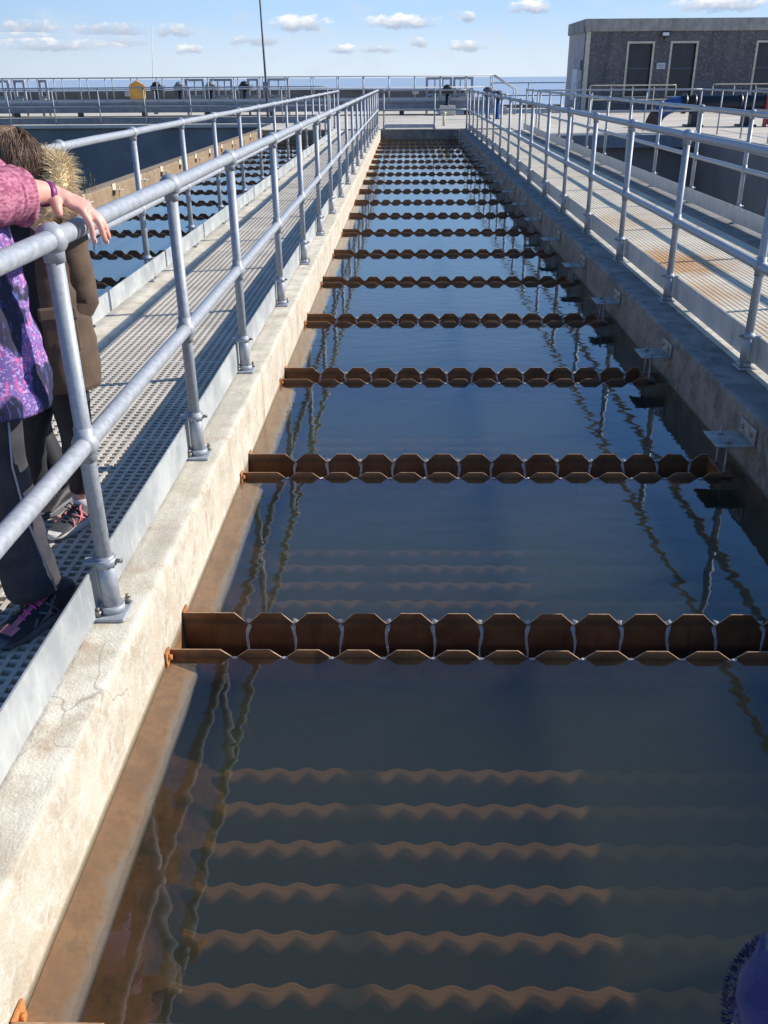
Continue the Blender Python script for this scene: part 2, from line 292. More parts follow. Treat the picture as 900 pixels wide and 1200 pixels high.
    cloth('fluffy blue', (.036, .036, .115), (.055, .053, .16), .95, 30); simple('nail', (.70, .45, .38), .35, 0, .1, 30); cloth('sock', (.62, .60, .6), (.72, .7, .7), .9)
    simple('hair brown', (.30, .19, .12), .55, 0, .5, 40); simple('fur tan', (.82, .66, .40), .7, 0, .30, 25); simple('purple strap', (.22, .03, .17), .45, 0, .25, 30)
    simple('orange strap', (.55, .24, .05), .6, 0, .2, 20); simple('silver print', (.42, .42, .46), .4, .2, .1, 20); simple('eye white', (.8, .78, .76), .3, 0, .05, 10)
    simple('weed', (.16, .15, .06), .8, 0, .4, 20)
mk_materials()
for k in ('pink grey render', 'cream paint', 'dark window mesh'): assert k in M

# ------------------------------------------------------------------ mesh helpers
class MB:
    def __init__(s): s.v = []; s.f = []; s.mi = []; s.sm = []
    def add(s, vs, fs, mi=0, smooth=False):
        o = len(s.v); s.v += [tuple(v) for v in vs]; s.f += [tuple(i+o for i in f) for f in fs]; s.mi += [mi]*len(fs); s.sm += [smooth]*len(fs); return s
    def box(s, x0, x1, y0, y1, z0, z1, mi=0):
        v = [(x, y, z) for z in (z0, z1) for y in (y0, y1) for x in (x0, x1)]
        return s.add(v, [(0, 2, 3, 1), (4, 5, 7, 6), (0, 1, 5, 4), (2, 6, 7, 3), (0, 4, 6, 2), (1, 3, 7, 5)], mi)
    def bbox(s, x0, x1, y0, y1, z0, z1, b=.01, mi=0):
        """box with bevelled edges"""
        bm = bmesh.new(); bmesh.ops.create_cube(bm, size=1)
        for v in bm.verts: v.co = Vector(((x0+x1)/2+v.co.x*(x1-x0), (y0+y1)/2+v.co.y*(y1-y0), (z0+z1)/2+v.co.z*(z1-z0)))
        bmesh.ops.bevel(bm, geom=bm.edges[:], offset=b, segments=2, affect='EDGES', profile=.5)
        bm.verts.index_update(); s.add([v.co[:] for v in bm.verts], [[v.index for v in f.verts] for f in bm.faces], mi); bm.free(); return s
    def loft(s, rings, cap=True, mi=0, smooth=True, closed=True):
        n = len(rings[0]); v = [p for r in rings for p in r]; f = []
        for i in range(len(rings)-1):
            for j in range(n if closed else n-1):
                k = (j+1) % n; f.append((i*n+j, i*n+k, (i+1)*n+k, (i+1)*n+j))
        s.add(v, f, mi, smooth)
        if cap and closed:
            o = len(s.v)-len(v); s.f += [tuple(o+j for j in range(n))[::-1], tuple(o+(len(rings)-1)*n+j for j in range(n))]; s.mi += [mi]*2; s.sm += [False]*2
        return s
    def tube(s, pts, r, seg=12, cap=True, mi=0, flat=1.0, up=None, fn=None):
        """swept tube; r a number or a list; flat squeezes the second axis"""
        pts = [Vector(p) for p in pts]; n = len(pts); rs = r if isinstance(r, (list, tuple)) else [r]*n
        rings = []; ref = Vector(up) if up else None; prev = None
        for i, p in enumerate(pts):
            t = (pts[min(i+1, n-1)]-pts[max(i-1, 0)]).normalized()
            if prev is None:
                a = ref or (Vector((0, 0, 1)) if abs(t.z) < .9 else Vector((1, 0, 0)))
            else: a = prev
            x = (a-t*a.dot(t)).normalized(); prev = x; y = t.cross(x)
            rr = rs[i]; ra, rb = rr if isinstance(rr, (tuple, list)) else (rr, rr*flat)
            ring = []
            for k in range(seg):
                an = 2*math.pi*k/seg; d = x*math.cos(an)*ra+y*math.sin(an)*rb; q = p+d
                if fn: q = fn(q, d.normalized(), i/(n-1), an)
                ring.append(q)
            rings.append(ring)
        return s.loft(rings, cap, mi)
    def ball(s, c, r, seg=16, rings=10, mi=0, sc=(1, 1, 1)):
        v = [(c[0], c[1], c[2]+r*sc[2])]; f = []
        for i in range(1, rings):
            th = math.pi*i/rings
            for k in range(seg):
                an = 2*math.pi*k/seg; v.append((c[0]+r*sc[0]*math.sin(th)*math.cos(an), c[1]+r*sc[1]*math.sin(th)*math.sin(an), c[2]+r*sc[2]*math.cos(th)))
        v.append((c[0], c[1], c[2]-r*sc[2])); L = len(v)-1
        for k in range(seg): f.append((0, 1+k, 1+(k+1) % seg)); f.append((L, L-seg+(k+1) % seg, L-seg+k))
        for i in range(rings-2):
            for k in range(seg):
                a = 1+i*seg+k; b = 1+i*seg+(k+1) % seg; f.append((a, a+seg, b+seg, b))
        return s.add(v, f, mi, True)
    def cyl(s, a, b, r, seg=16, mi=0): return s.tube([a, b], r, seg, True, mi)
    def prism(s, poly, axis, a, b, mi=0):
        """polygon of 2-tuples extruded along axis 'x','y','z' from a to b"""
        def pt(p, h): return {'x': (h, p[0], p[1]), 'y': (p[0], h, p[1]), 'z': (p[0], p[1], h)}[axis]
        n = len(poly); v = [pt(p, a) for p in poly]+[pt(p, b) for p in poly]
        f = [tuple(range(n))[::-1], tuple(range(n, 2*n))]+[(i, (i+1) % n, n+(i+1) % n, n+i) for i in range(n)]
        return s.add(v, f, mi)
    def mesh(s, name, mats):
        me = bpy.data.meshes.new(name); me.from_pydata(s.v, [], s.f)
        for m in (mats if isinstance(mats, (list, tuple)) else [mats]): me.materials.append(M[m] if isinstance(m, str) else m)
        me.polygons.foreach_set('material_index', s.mi); me.polygons.foreach_set('use_smooth', s.sm); me.update()
        bm = bmesh.new(); bm.from_mesh(me); bmesh.ops.recalc_face_normals(bm, faces=bm.faces[:]); bm.to_mesh(me); bm.free()
        return me
    def obj(s, name, mats, parent=None, loc=None):
        o = bpy.data.objects.new(name, s.mesh(name, mats)); COL.objects.link(o)
        if parent: o.parent = parent
        if loc: o.location = loc
        return o
def tag(o, label=None, cat=None, group=None, kind=None):
    for k, v in (('label', label), ('category', cat), ('group', group), ('kind', kind)):
        if v: o[k] = v
    return o
def thing(name, label, cat, loc=(0, 0, 0), rz=0, group=None):
    o = bpy.data.objects.new(name, None); COL.objects.link(o); o.location = loc; o.rotation_euler = (0, 0, rz); o.empty_display_size = .1
    return tag(o, label, cat, group)
def inst(name, me, parent, loc=(0, 0, 0), rot=(0, 0, 0)):
    o = bpy.data.objects.new(name, me); COL.objects.link(o); o.parent = parent; o.location = loc; o.rotation_euler = rot; return o
def struct(name, mb, mats): return tag(mb.obj(name, mats), kind='structure')
def grandcopy(root, loc):
    r = root.copy(); COL.objects.link(r); r.location = loc
    for ch in root.children:
        c = ch.copy(); COL.objects.link(c); c.parent = r
        for g in ch.children:
            d = g.copy(); COL.objects.link(d); d.parent = c
    return r

# ------------------------------------------------------------------ layout
ZW = -.285                       # water level; kerb tops are z = 0
XL, XR = -.795, 1.655            # main channel
LXL, LXR = -4.50, -2.14          # second channel on the left
YE = 30.3                        # far end of the channels
YN = .30                         # near end (under the viewpoint)
def rough_kerb(name, x0, x1, y0, y1, zb, mat, lab, cham=.011, wob=.006, joints=()):
    """long kerb wall: chamfered arrises that wander a little"""
    mb = MB(); n = max(8, int((y1-y0)/.05)); rings = []
    for i in range(n+1):
        y = y0+(y1-y0)*i/n
        w = [wob*noise.noise((x0*3+k*7.1, y*2.3, k)) + wob*.55*noise.noise((k*3.3, y*9, 2)) + wob*.45*noise.noise((k*5.3, y*23, 7)) for k in range(6)]
        g = 0
        for j in joints:
            if abs(y-j) < .07: g = .006
        ch = .010*max(0, noise.noise((y*3.1, x0*5, 11))-.25)*4*max(0, noise.noise((y*17, x0, 4)))
        def arris(x, sg, ww, wz):
            c = cham+abs(ww)*.8+ch
            return [(x, y, -c*4.5), (x, y, -c*2.2), (x+sg*c*.12, y, -c+wz*.3), (x+sg*c*.42, y, -c*.42+wz*.3), (x+sg*c, y, -c*.10-g), (x+sg*c*2.2, y, -g), (x+sg*c*4.5, y, -g)]
        rings.append([(x0, y, zb), (x0, y, ZW)]+arris(x0+w[4]*.15+g, 1, w[1], w[0])+arris(x1+w[5]*.15-g, -1, w[2], w[3])[::-1]+[(x1, y, ZW), (x1, y, zb)])
    mb.loft(rings, True, smooth=True)
    o = mb.obj(name, mat); tag(o, lab, 'wall'); return o
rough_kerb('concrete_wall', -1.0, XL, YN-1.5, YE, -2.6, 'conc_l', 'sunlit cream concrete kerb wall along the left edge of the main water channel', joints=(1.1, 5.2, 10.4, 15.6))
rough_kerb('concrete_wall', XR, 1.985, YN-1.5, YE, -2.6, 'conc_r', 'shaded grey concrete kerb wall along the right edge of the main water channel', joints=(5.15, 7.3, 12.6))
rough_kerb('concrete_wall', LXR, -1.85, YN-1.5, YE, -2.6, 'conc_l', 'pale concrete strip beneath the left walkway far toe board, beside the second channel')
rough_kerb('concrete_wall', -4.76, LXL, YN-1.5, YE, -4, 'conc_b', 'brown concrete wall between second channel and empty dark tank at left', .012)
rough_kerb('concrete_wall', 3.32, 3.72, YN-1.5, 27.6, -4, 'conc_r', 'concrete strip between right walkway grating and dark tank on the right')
mb = MB(); mb.bbox(XL, XR, YE, YE+.42, -2.6, 0, .015); tag(mb.obj('concrete_wall', 'conc_r'), 'short concrete end wall closing the far end of the main channel', 'wall')
mb = MB(); mb.bbox(LXL, LXR, YE, YE+.42, -2.6, 0, .015); tag(mb.obj('concrete_wall', 'conc_b'), 'short concrete end wall closing the far end of the second channel', 'wall')
def ledge():
    root = thing('ledge', 'orange silted concrete ledge just under water along the left wall of the main channel', 'ledge', (0, 0, 0))
    ty = lambda k: 2.700+1.4914*k-(.045 if k < 0 else 0)
    cuts = [YN-1.5]+[v for k in range(-1, 19) for v in (ty(k)-.222, ty(k)+.004)]+[YE-.02]
    for y0, y1 in zip(cuts[::2], cuts[1::2]):
        mb = MB(); rings = []; n = max(4, int((y1-y0)/.08))
        for i in range(n+1):
            y = y0+(y1-y0)*i/n; w = .007*noise.noise((y*1.7, 0, 3))+.005*noise.noise((y*6, 2, 3))
            rings.append([(XL+.0025, y, -.296), (XL+.07+w, y, -.318), (XL+.100+w, y, -.333), (XL+.102+w, y, -.350), (XL+.02, y, -.44), (XL+.0025, y, -.44)])
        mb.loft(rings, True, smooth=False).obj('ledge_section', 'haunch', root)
ledge()
def bench():
    mb = MB(); rings = []; n = 200
    for i in range(n+1):
        y = YN-1.5+(12-YN)*i/n; w = .03*noise.noise((y*1.3, 5, 3)); h = .02*noise.noise((y*4, 1, 8))
        rings.append([(XL+.0025, y, -.575+h), (XL+.10, y, -.60+h*1.5), (XL+.19+w, y, -.64+h), (XL+.25+w, y, -.80), (XL+.0025, y, -.80)])
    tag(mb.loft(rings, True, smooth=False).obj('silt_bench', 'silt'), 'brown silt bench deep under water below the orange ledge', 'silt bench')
bench()
mb = MB(); mb.bbox(1.862, 1.984, YN-1.5, YE, .001, .006, .001); tag(mb.obj('sun_strip', 'conc_l'), 'pale painted sunlight strip under the toe board on the right kerb', 'painted sunlight strip')  # added pale strip: sunlight passing under the toe board, put into the colour
# floors of the channels
mb = MB(); mb.box(XL, XR, YN-1.5, YE, -2.7, -2.6); struct('channel_floor', mb, 'deep')
mb = MB(); mb.box(LXL, LXR, YN-1.5, YE, -2.7, -2.6); struct('channel_floor', mb, 'deep')
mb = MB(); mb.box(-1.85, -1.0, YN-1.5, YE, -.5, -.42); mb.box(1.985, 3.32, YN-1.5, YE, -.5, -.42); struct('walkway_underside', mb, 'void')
# water sheets
TY = lambda k: 2.700+1.4914*k-(.045 if k < 0 else 0)
def water_body(x0, x1, ks):
    """one closed body of water, with a slot left for each trough"""
    w = .217; prof = [(YN-1.5, -2.59), (YN-1.5, ZW)]
    for k in ks: y = TY(k); prof += [(y-w+.0025, ZW), (y-w+.0025, -.5215), (y-.0025, -.5215), (y-.0025, ZW)]
    prof += [(YE-.002, ZW), (YE-.002, -2.59)]
    return struct('water', MB().prism(prof, 'x', x0+.002, x1-.002), 'water')
water_body(XL, XR, range(-1, 19)); water_body(LXL, LXR, range(3, 19))
# grating walkways
def grating(x0, x1, y0, y1, mat, pitch=.042, panel=1.26, t=.0078):
    mb = MB(); nx = int(round((x1-x0)/pitch)); p = (x1-x0)/nx; zt = -.018; d = .034
    for i in range(nx+1):
        x = x0+i*p; x = min(max(x, x0+t), x1-t); mb.prism([(x-t*.7, zt-d), (x+t*.7, zt-d), (x+t, zt), (x-t, zt)], 'y', y0, y1)
    y = y0; k = 0
    while y < y1:
        j = abs((y % panel)) < pitch*.5
        tt = t*1.9 if j else t*.9
        mb.prism([(y-tt, zt-d+.002), (y+tt, zt-d+.002), (y+tt, zt-.0015), (y-tt, zt-.0015)], 'x', x0, x1); y += pitch*.93
    return struct('walkway', mb, mat)
grating(-.998, -1.85, YN-1.5, YE, 'grate_l') if False else grating(-1.85, -1.0, YN-1.5, YE, 'grate_l')
grating(1.985, 3.32, YN-1.5, YE, 'grate_r', t=.0115)
# yard and surroundings
def yard():
    mb = MB(); zb = -7
    mb.box(-45, -4.76, 34.5, 56, zb, 0); mb.box(-4.76, 60, YE+.42, 56, zb, 0)
    mb.box(8.25, 60, -6, YE+.42, zb, 0); mb.box(3.32, 8.25, 27.6, YE+.42, zb, 0)
    return struct('ground', mb, 'yard')
yard()
mb = MB(); mb.box(-4.5, 8.3, -6, YN-1.5, -4, 0); struct('pavement', mb, 'yard')
# bits of floor between the walls at the far end (left kerb strip, right walkway)
mb = MB(); mb.box(-45, 60, -7, 60, -7.6, -7.2); struct('tank_floor', mb, 'void')
mb = MB(); mb.add([(-30000, 56.5, -7.5), (30000, 56.5, -7.5), (30000, 30000, -7.5), (-30000, 30000, -7.5)], [(0, 1, 2, 3)]); struct('sea', mb, 'sea')
# dark tank linings (the faces of the empty tanks)
def lining():
    mb = MB(); mb.box(-45, -4.765, 34.42, 34.496, -7.2, -.02); o = mb.obj('tank_wall', 'tank'); tag(o, 'dark far wall of the empty tank under the far walkway at left', 'wall')
    mb.__init__(); mb.bbox(-45, -4.765, 34.30, 34.52, -.10, .012, .01); tag(mb.obj('coping', 'yard'), 'pale concrete coping along the far edge of the left tank', 'coping')
    mb = MB(); mb.box(3.73, 8.25, 27.52, 27.596, -7.2, -.36); tag(mb.obj('tank_wall', 'tank'), 'dark far wall of the right tank below its grey slab edge', 'wall')
    mb = MB(); mb.box(8.17, 8.246, -6, 27.5, -7.2, -.02); tag(mb.obj('tank_wall', 'tank'), 'dark streaked side wall of the right tank', 'wall')
    mb = MB(); mb.box(3.724, 3.80, -6, 27.5, -7.2, -.12); tag(mb.obj('tank_wall', 'tank'), 'dark near side wall of the right tank under the grating walkway', 'wall')
    mb = MB(); mb.bbox(3.73, 8.16, 27.1, 27.59, -.36, -.02, .015); tag(mb.obj('slab_edge', 'grey walkway girder'), 'grey slab edge along far side of the right tank', 'ledge')
lining()

# ------------------------------------------------------------------ railings
BALL = MB().ball((0, 0, 0), .041, 18, 12).cyl((0, 0, -.056), (0, 0, 0), .0270, 16).mesh('ball_joint', 'galv')
MIDB = MB().ball((0, 0, 0), .0375, 18, 12).cyl((0, 0, -.050), (0, 0, .050), .0262, 16).mesh('ball_joint', 'galv')
def post_mesh(H, r=.0225):
    mb = MB(); mb.cyl((0, 0, .01), (0, 0, H-.02), r, 16); return mb.mesh('post', 'galv')
def base_mesh():
    mb = MB(); mb.bbox(-.045, .05, -.058, .058, 0, .012, .004); mb.cyl((0, 0, .012), (0, 0, .035), .038, 16); mb.cyl((0, 0, .03), (0, 0, .20), .0285, 16)
    for sx in (-.03, .036):
        mb.cyl((sx, .04*(1 if sx > 0 else -1), .012), (sx, .04*(1 if sx > 0 else -1), .03), .010, 6, 1); mb.cyl((sx, .04*(1 if sx > 0 else -1), .03), (sx, .04*(1 if sx > 0 else -1), .042), .006, 8, 1)
    return mb.mesh('base_plate', ['galv', 'bolt'])
def clamp_mesh():
    mb = MB(); mb.cyl((0, 0, .168), (0, 0, .192), .034, 16); mb.box(-.062, -.02, -.018, .018, .176, .182); mb.cyl((.03, 0, .180), (.052, 0, .180), .007, 8, 1)
    return mb.mesh('clamp', ['galv', 'bolt'])
POSTS = {}; BASE = base_mesh(); CLAMP = clamp_mesh()
def railing(label, start, direction, offs, H=1.1, toe=None, toeside=-1, rails=(1.0, .5), r=.0255, detail=True, cat='railing', mat='galv', ext=(0, 0), toemat='sheet', group=None, toeext=0):
    """start = base of the run; direction = unit (x,y); offs = post positions along it"""
    d = Vector((direction[0], direction[1], 0)).normalized(); s0 = Vector(start)
    root = thing('railing', label, cat, s0+d*offs[0], 0, group); o0 = offs[0]
    key = (H, detail, mat)
    if key not in POSTS:
        me = post_mesh(H, .0225 if detail else .02).copy(); me.materials.clear(); me.materials.append(M[mat]); POSTS[key] = me
    ang = math.atan2(-d.x, d.y) if abs(d.y) > .5 else math.pi/2
    for o in offs:
        p = inst('post', POSTS[key], root, d*(o-o0), (random.gauss(0, .0022), random.gauss(0, .0022), ang))
        if detail:
            inst('ball_joint', BALL, p, (0, 0, H)); inst('ball_joint', MIDB, p, (0, 0, H*.5)); inst('base_plate', BASE, p)
            if toe: inst('clamp', CLAMP, p, (0, 0, 0), (0, 0, 0 if toeside < 0 else math.pi))
    for i, fr in enumerate(rails):
        a = d*(-ext[0])+Vector((0, 0, H*fr)); b = d*(offs[-1]-o0+ext[1])+Vector((0, 0, H*fr))
        n = len(offs)*4
        MB().tube([a+(b-a)*k/n+Vector((0, 0, .0015*math.sin(k*1.7))) for k in range(n+1)], r if detail else r*.85, 16 if detail else 8).obj('top_rail' if i == 0 else 'mid_rail', mat, root)
    if toe:
        z0, z1, off = toe; nrm = Vector((d.y, -d.x, 0))*toeside*(1 if abs(d.y) > .5 else 1)
        oo = ([-toeext] if toeext else [])+[o-o0 for o in offs]
        for a, b in zip(oo[:-1], oo[1:]):
            mb = MB(); pa = d*(a+.003)+nrm*off; pb = d*(b-.003)+nrm*off; t = nrm*.006
            w = [random.uniform(-.004, .004) for _ in range(4)]
            v = [pa+Vector((0, 0, z0+w[0])), pb+Vector((0, 0, z0+w[1])), pb+Vector((0, 0, z1+w[2])), pa+Vector((0, 0, z1+w[3]))]; v += [q+t for q in v]
            mb.add(v, [(0, 1, 2, 3), (4, 7, 6, 5), (0, 4, 5, 1), (1, 5, 6, 2), (2, 6, 7, 3), (3, 7, 4, 0)]); mb.obj('toe_board', toemat, root)
    return root
YA = [1.03, 2.305, 3.56, 4.8, 6.4, 7.986, 9.55, 11.18, 12.81, 14.43, 16.01, 17.6, 19.2, 20.8, 22.4, 24.0, 25.6, 27.2, 28.8, 30.25]
railing('galvanised two-rail railing the children lean on, standing on the sunlit kerb', (-.888, 0, 0), (0, 1), YA, toe=(.012, .158, .036), toeside=-1, ext=(1.2, 0))
YB = [1.65, 3.25, 4.851, 6.487, 8.091, 9.662, 11.24, 12.85, 14.54, 16.113, 17.7, 19.3, 20.9, 22.5, 24.1, 25.7, 27.3, 28.9, 30.25]
railing('galvanised two-rail railing on the shaded right kerb of the main channel', (1.869, 0, 0), (0, 1), YB, toe=(.022, .175, .05), toeside=1, ext=(.8, 0))
YD = [2.5, 4.1, 5.70, 7.27, 8.9, 10.4, 12.02, 13.6, 15.2, 16.8, 18.4, 20.0, 21.6, 23.2, 24.8, 26.4, 28.0, 29.6]
railing('galvanised railing on far side of the left walkway beside the second channel', (-2.06, 0, 0), (0, 1), YD, toe=(.03, .165, .036), toeside=1, ext=(.8, 0))
YC = [3.0, 4.8, 6.6, 8.42, 10.25, 12.05, 13.95, 15.8, 17.6, 19.4, 21.2, 23.0, 24.8, 26.6, 28.2, 29.6]
railing('galvanised railing on the right walkway above the dark right tank', (3.60, 0, 0), (0, 1), YC, toe=(.03, .19, .05), toeside=-1)
railing('galvanised railing across the far end of the main channel', (-.70, 30.52, 0), (1, 0), [.0, 1.58], toe=(.03, .14, .04), toeside=-1, ext=(.17, 1.0))
railing('long galvanised railing of the far walkway above the empty left tank', (-30.3, 34.62, 0), (1, 0), [i*1.62 for i in range(18)], 1.19, toe=(.02, .23, .05), toeside=-1, detail=False, toemat='grey walkway girder')
railing('galvanised railing along the far edge of the right tank', (3.75, 28.3, 0), (1, 0), [.0+1.55*i for i in range(4)], 1.1, detail=False)
railing('galvanised railing on tank side of the walkway by the black pipe', (8.45, 9.5, 0), (0, 1), [1.9*i for i in range(11)], 1.1, detail=False)
railing('galvanised railing between black pipe and the right edge walkway', (10.2, 12, 0), (0, 1), [1.9*i for i in range(10)], 1.1, detail=False)
railing('cream painted railing before the two dark windows of the building', (7.75, 42.0, 0), (1, 0), [.9*i for i in range(5)], 1.1, detail=False, mat='cream paint')
railing('cream painted railing at right end of the building front', (12.9, 42.0, 0), (1, 0), [.9*i for i in range(6)], 1.12, detail=False, mat='cream paint')
railing('dark sea edge railing left of the building', (4.3, 50.5, 0), (1, 0), [1.9*i for i in range(3)], 1.17, detail=False, mat='dark rail')

# ------------------------------------------------------------------ weir troughs
NP, FLAT, CH = .1655, .072, .042
def tooth_profile(x0, x1, first, ztop=-.247, zn=-.289, zb=-.52):
    """outline (x,z) of a notched plate"""
    top = [(x0, ztop)]; x = first
    while x < x1-.05:
        top += [(x-.005-CH, ztop), (x-.005, zn), (x+.005, zn), (x+.005+CH, ztop)]; x += NP
    top += [(x1, ztop)]
    return top, zb
def notched_plate(mb, x0, x1, first, y0, y1, zb=-.52, ztop=-.247):
    top, zb = tooth_profile(x0, x1, first, ztop); n = len(top)
    for (a, b) in zip(top[:-1], top[1:]):
        v = [(a[0], y0, zb), (b[0], y0, zb), (b[0], y0, b[1]), (a[0], y0, a[1]), (a[0], y1, zb), (b[0], y1, zb), (b[0], y1, b[1]), (a[0], y1, a[1])]
        mb.add(v, [(0, 1, 2, 3), (4, 7, 6, 5)], 0); mb.add(v, [(3, 2, 6, 7)], 1)
    mb.box(x0, x1, y0, y1, zb-.004, zb); return mb
STREAM = {}
def streams(root, first, x1, ysrc, dirn):
    """a thin rope of water falling through each notch"""
    for v in range(3):
        if (v, dirn) in STREAM: continue
        mb = MB(); pts = []; rs = []
        for k in range(11):
            t = k/10; pts.append((.006*math.sin(t*9+v*2)*(1-t*.5), dirn*(-.012+.060*t), .006-.010*max(0, t*3)**.5-.150*t*t)); rs.append((.0085*(1-t)**.9+.0014+.0011*math.sin(k*2.1+v), .0030*(1-t)+.0010))
        STREAM[(v, dirn)] = mb.tube(pts, rs, 8, up=(1, 0, 0)).mesh('water_stream', 'spill')
    x = first; i = 0
    while x < x1-.05: inst('water_stream', STREAM[((i*7) % 3, dirn)], root, (x, ysrc, -.286)); x += NP; i += 1
def make_trough(x0, x1, first, lab, near=True, right=True):
    root = thing('weir_trough', lab, 'weir trough')
    w = .217
    mb = MB(); notched_plate(mb, x0+.004, x1, first, -.005, 0); mb.obj('notched_plate', ['rust', 'sunlit_edge'], root)
    mb = MB(); notched_plate(mb, x0+.004, x1, first-.012, -w, -w+.005, ztop=-.257); mb.obj('notched_plate', ['rust', 'sunlit_edge'], root)
    mb = MB(); mb.box(x0+.004, x1, -w+.006, -.006, -.519, -.512); mb.box(x1+.001, x1+.006, -w, 0, -.52, -.262); mb.obj('trough_bottom', 'rust', root)
    mb = MB(); mb.add([(x0+.004, -w+.006, -.44), (x1, -w+.006, -.44), (x1, -.006, -.44), (x0+.004, -.006, -.44)], [(0, 1, 2, 3)]); mb.obj('trough_water', 'trough water', root)
    if near: streams(root, first, x1, -.0025, -1); streams(root, first-.012, x1, -w+.0025, 1)
    for y in (-w, 0):
        b = MB(); s = 1 if y == 0 else -1
        if s > 0: b.box(x0+.0025, x0+.008, y-.002, y+.050, -.38, -.245)
        else: b.box(x0+.0025, x0+.008, y-.045, y-.001, -.38, -.245)
        b.cyl((x0+.0075, y+s*.024, -.27), (x0+.02, y+s*.024, -.27), .010, 6); b.obj('end_angle', 'orange', root)
    if right:
        hb = MB(); xw = XR
        hb.bbox(xw-.185, xw-.006, -.215, -.005, -.128, -.121, .002); hb.bbox(xw-.0115, xw-.003, -.215, -.005, -.1205, -.045, .002)
        for y in (-.17, -.05):
            hb.box(xw-.16, xw-.07, y-.004, y+.004, -.1208, -.1198, 1); hb.cyl((xw-.022, y, -.080), (xw-.003, y, -.080), .012, 6, 1)
        br = hb.obj('hanger_bracket', ['bracket', 'bolt'], root)
        for y in (-.17, -.05):
            rd = MB(); rd.cyl((xw-.115, y, -.42), (xw-.115, y, -.092), .0055, 8); rd.cyl((xw-.115, y, -.1205), (xw-.115, y, -.106), .011, 6); rd.cyl((xw-.115, y, -.275), (xw-.115, y, -.262), .011, 6); rd.obj('threaded_rod', 'bracket', br)
        tb = MB(); tb.box(x1+.007, xw-.08, -.217, -.002, -.277, -.271); tb.obj('hanger_tab', 'rust', root)
    else:
        hb = MB(); hb.bbox(x0+.003, x0+.14, -.20, -.03, -.075, -.068, .002); hb.bbox(x0+.003, x0+.010, -.20, -.03, -.066, .02, .002)
        hb.cyl((x0+.08, -.11, -.26), (x0+.08, -.11, -.03), .008, 8); hb.obj('hanger_bracket', 'cream paint', root)
    return root
ORD = ['nearest', 'second', 'third', 'fourth', 'fifth', 'sixth', 'seventh', 'eighth', 'ninth', 'tenth', 'eleventh', 'twelfth', 'thirteenth', 'fourteenth', 'fifteenth', 'sixteenth', 'seventeenth', 'eighteenth', 'nineteenth', 'twentieth']
G1, G2 = 'weir troughs across the main channel', 'weir troughs across the second channel'
near_t = make_trough(XL, 1.515, XL+.235, '', True)
far_t = make_trough(XL, 1.515, XL+.235, '', False)
for k in range(-1, 19):
    src = near_t if k < 4 else far_t
    o = src if k in (-1, 4) else grandcopy(src, (0, 0, 0))
    o.location = (0, TY(k), 0); o['group'] = G1
    o['label'] = 'rusty notched weir trough at the bottom edge of the picture, mostly cut off' if k == -1 else ('rusty notched weir trough across the main channel, the %s whole one in view' % ORD[k] if k == 0 else 'rusty notched weir trough, %s from the front across the main channel' % ORD[k])
left_t = make_trough(LXL, LXR-.02, LXL+.235, '', False, False)
for k in range(3, 19):
    o = left_t if k == 3 else grandcopy(left_t, (0, 0, 0))
    o.location = (0, TY(k), 0); o['group'] = G2; o['label'] = 'dark notched weir trough, %s visible one across the second channel at left' % ORD[k-3]
# submerged corrugated settler sheets
def settler(y0, n, sp, label):
    mb = MB(); per = .100; nx = int((XR-XL-.26)/per*8); rows = []
    for j in range(n):
        y = y0+j*sp; rings = []
        for (dz, dy, am) in ((-.020, -.020, 1.15), (-.007, -.012, 1.0), (-.001, -.003, .8), (0, .007, .65), (-.10, .055, .6), (-.45, .25, .6)):
            rings.append([(XL+.20+i*per/8, y+dy+am*.0115*math.sin(2*math.pi*i/8+j*.5)+.004*noise.noise((i*.3, j, 0)), -.60+dz+.006*noise.noise((i*.1, j*3, 5))) for i in range(nx+1)])
        r2 = [[(p[0], p[1]+.012, p[2]) for p in r] for r in rings]
        mb.loft(rings[::-1]+r2, False, closed=False)
    return tag(mb.obj('settler_pack', 'lamella'), label, 'settler pack')
for k, lab in ((-1, 'pack of rusty corrugated settler sheets under water before the nearest whole trough'), (0, 'faint pack of corrugated settler sheets under water behind the nearest whole trough'), (1, 'very faint settler sheets under water beyond the second trough')):
    settler(TY(k)+.012, 8, .157, lab)

# ------------------------------------------------------------------ far gantry, sea wall, equipment
def gantry():
    root = thing('elevated_walkway', 'long raised grey walkway with two railings crossing behind the channels', 'walkway', (-26, 42, 0))
    MB().bbox(0, 29.7, 0, 1.1, .47, .56, .01).obj('deck', 'grey walkway girder', root)
    MB().bbox(0, 29.7, .02, .12, .16, .465, .01).obj('girder', 'grey walkway girder', root)
    MB().bbox(0, 29.7, .98, 1.08, .16, .465, .01).obj('girder', 'grey walkway girder', root)
    for i in range(11):
        MB().box(.5+2.8*i, .7+2.8*i, .45, .65, 0, .469).obj('support_leg', 'grey walkway girder', root)
    me = MB().cyl((0, 0, .56), (0, 0, 1.51), .022, 8).mesh('post', 'galv'); n = 28
    for y in (.04, 1.06):
        for i in range(n): inst('post', me, root, (.05+i*1.096, y, 0))
        MB().cyl((0, y, 1.51), (29.7, y, 1.51), .026, 8).obj('top_rail', 'galv', root); MB().cyl((0, y, 1.06), (29.7, y, 1.06), .02, 8).obj('mid_rail', 'galv', root)
        MB().box(0, 29.7, y-.004 if y < .5 else y+.03, y+.002 if y < .5 else y+.036, .565, .67).obj('toe_board', 'galv', root)
gantry()
mb = MB(); mb.bbox(-45, 3.3, 50, 50.4, 0, .93, .02); tag(mb.obj('sea_wall', 'dark sea wall'), 'low dark sea wall behind the raised walkway', 'wall')
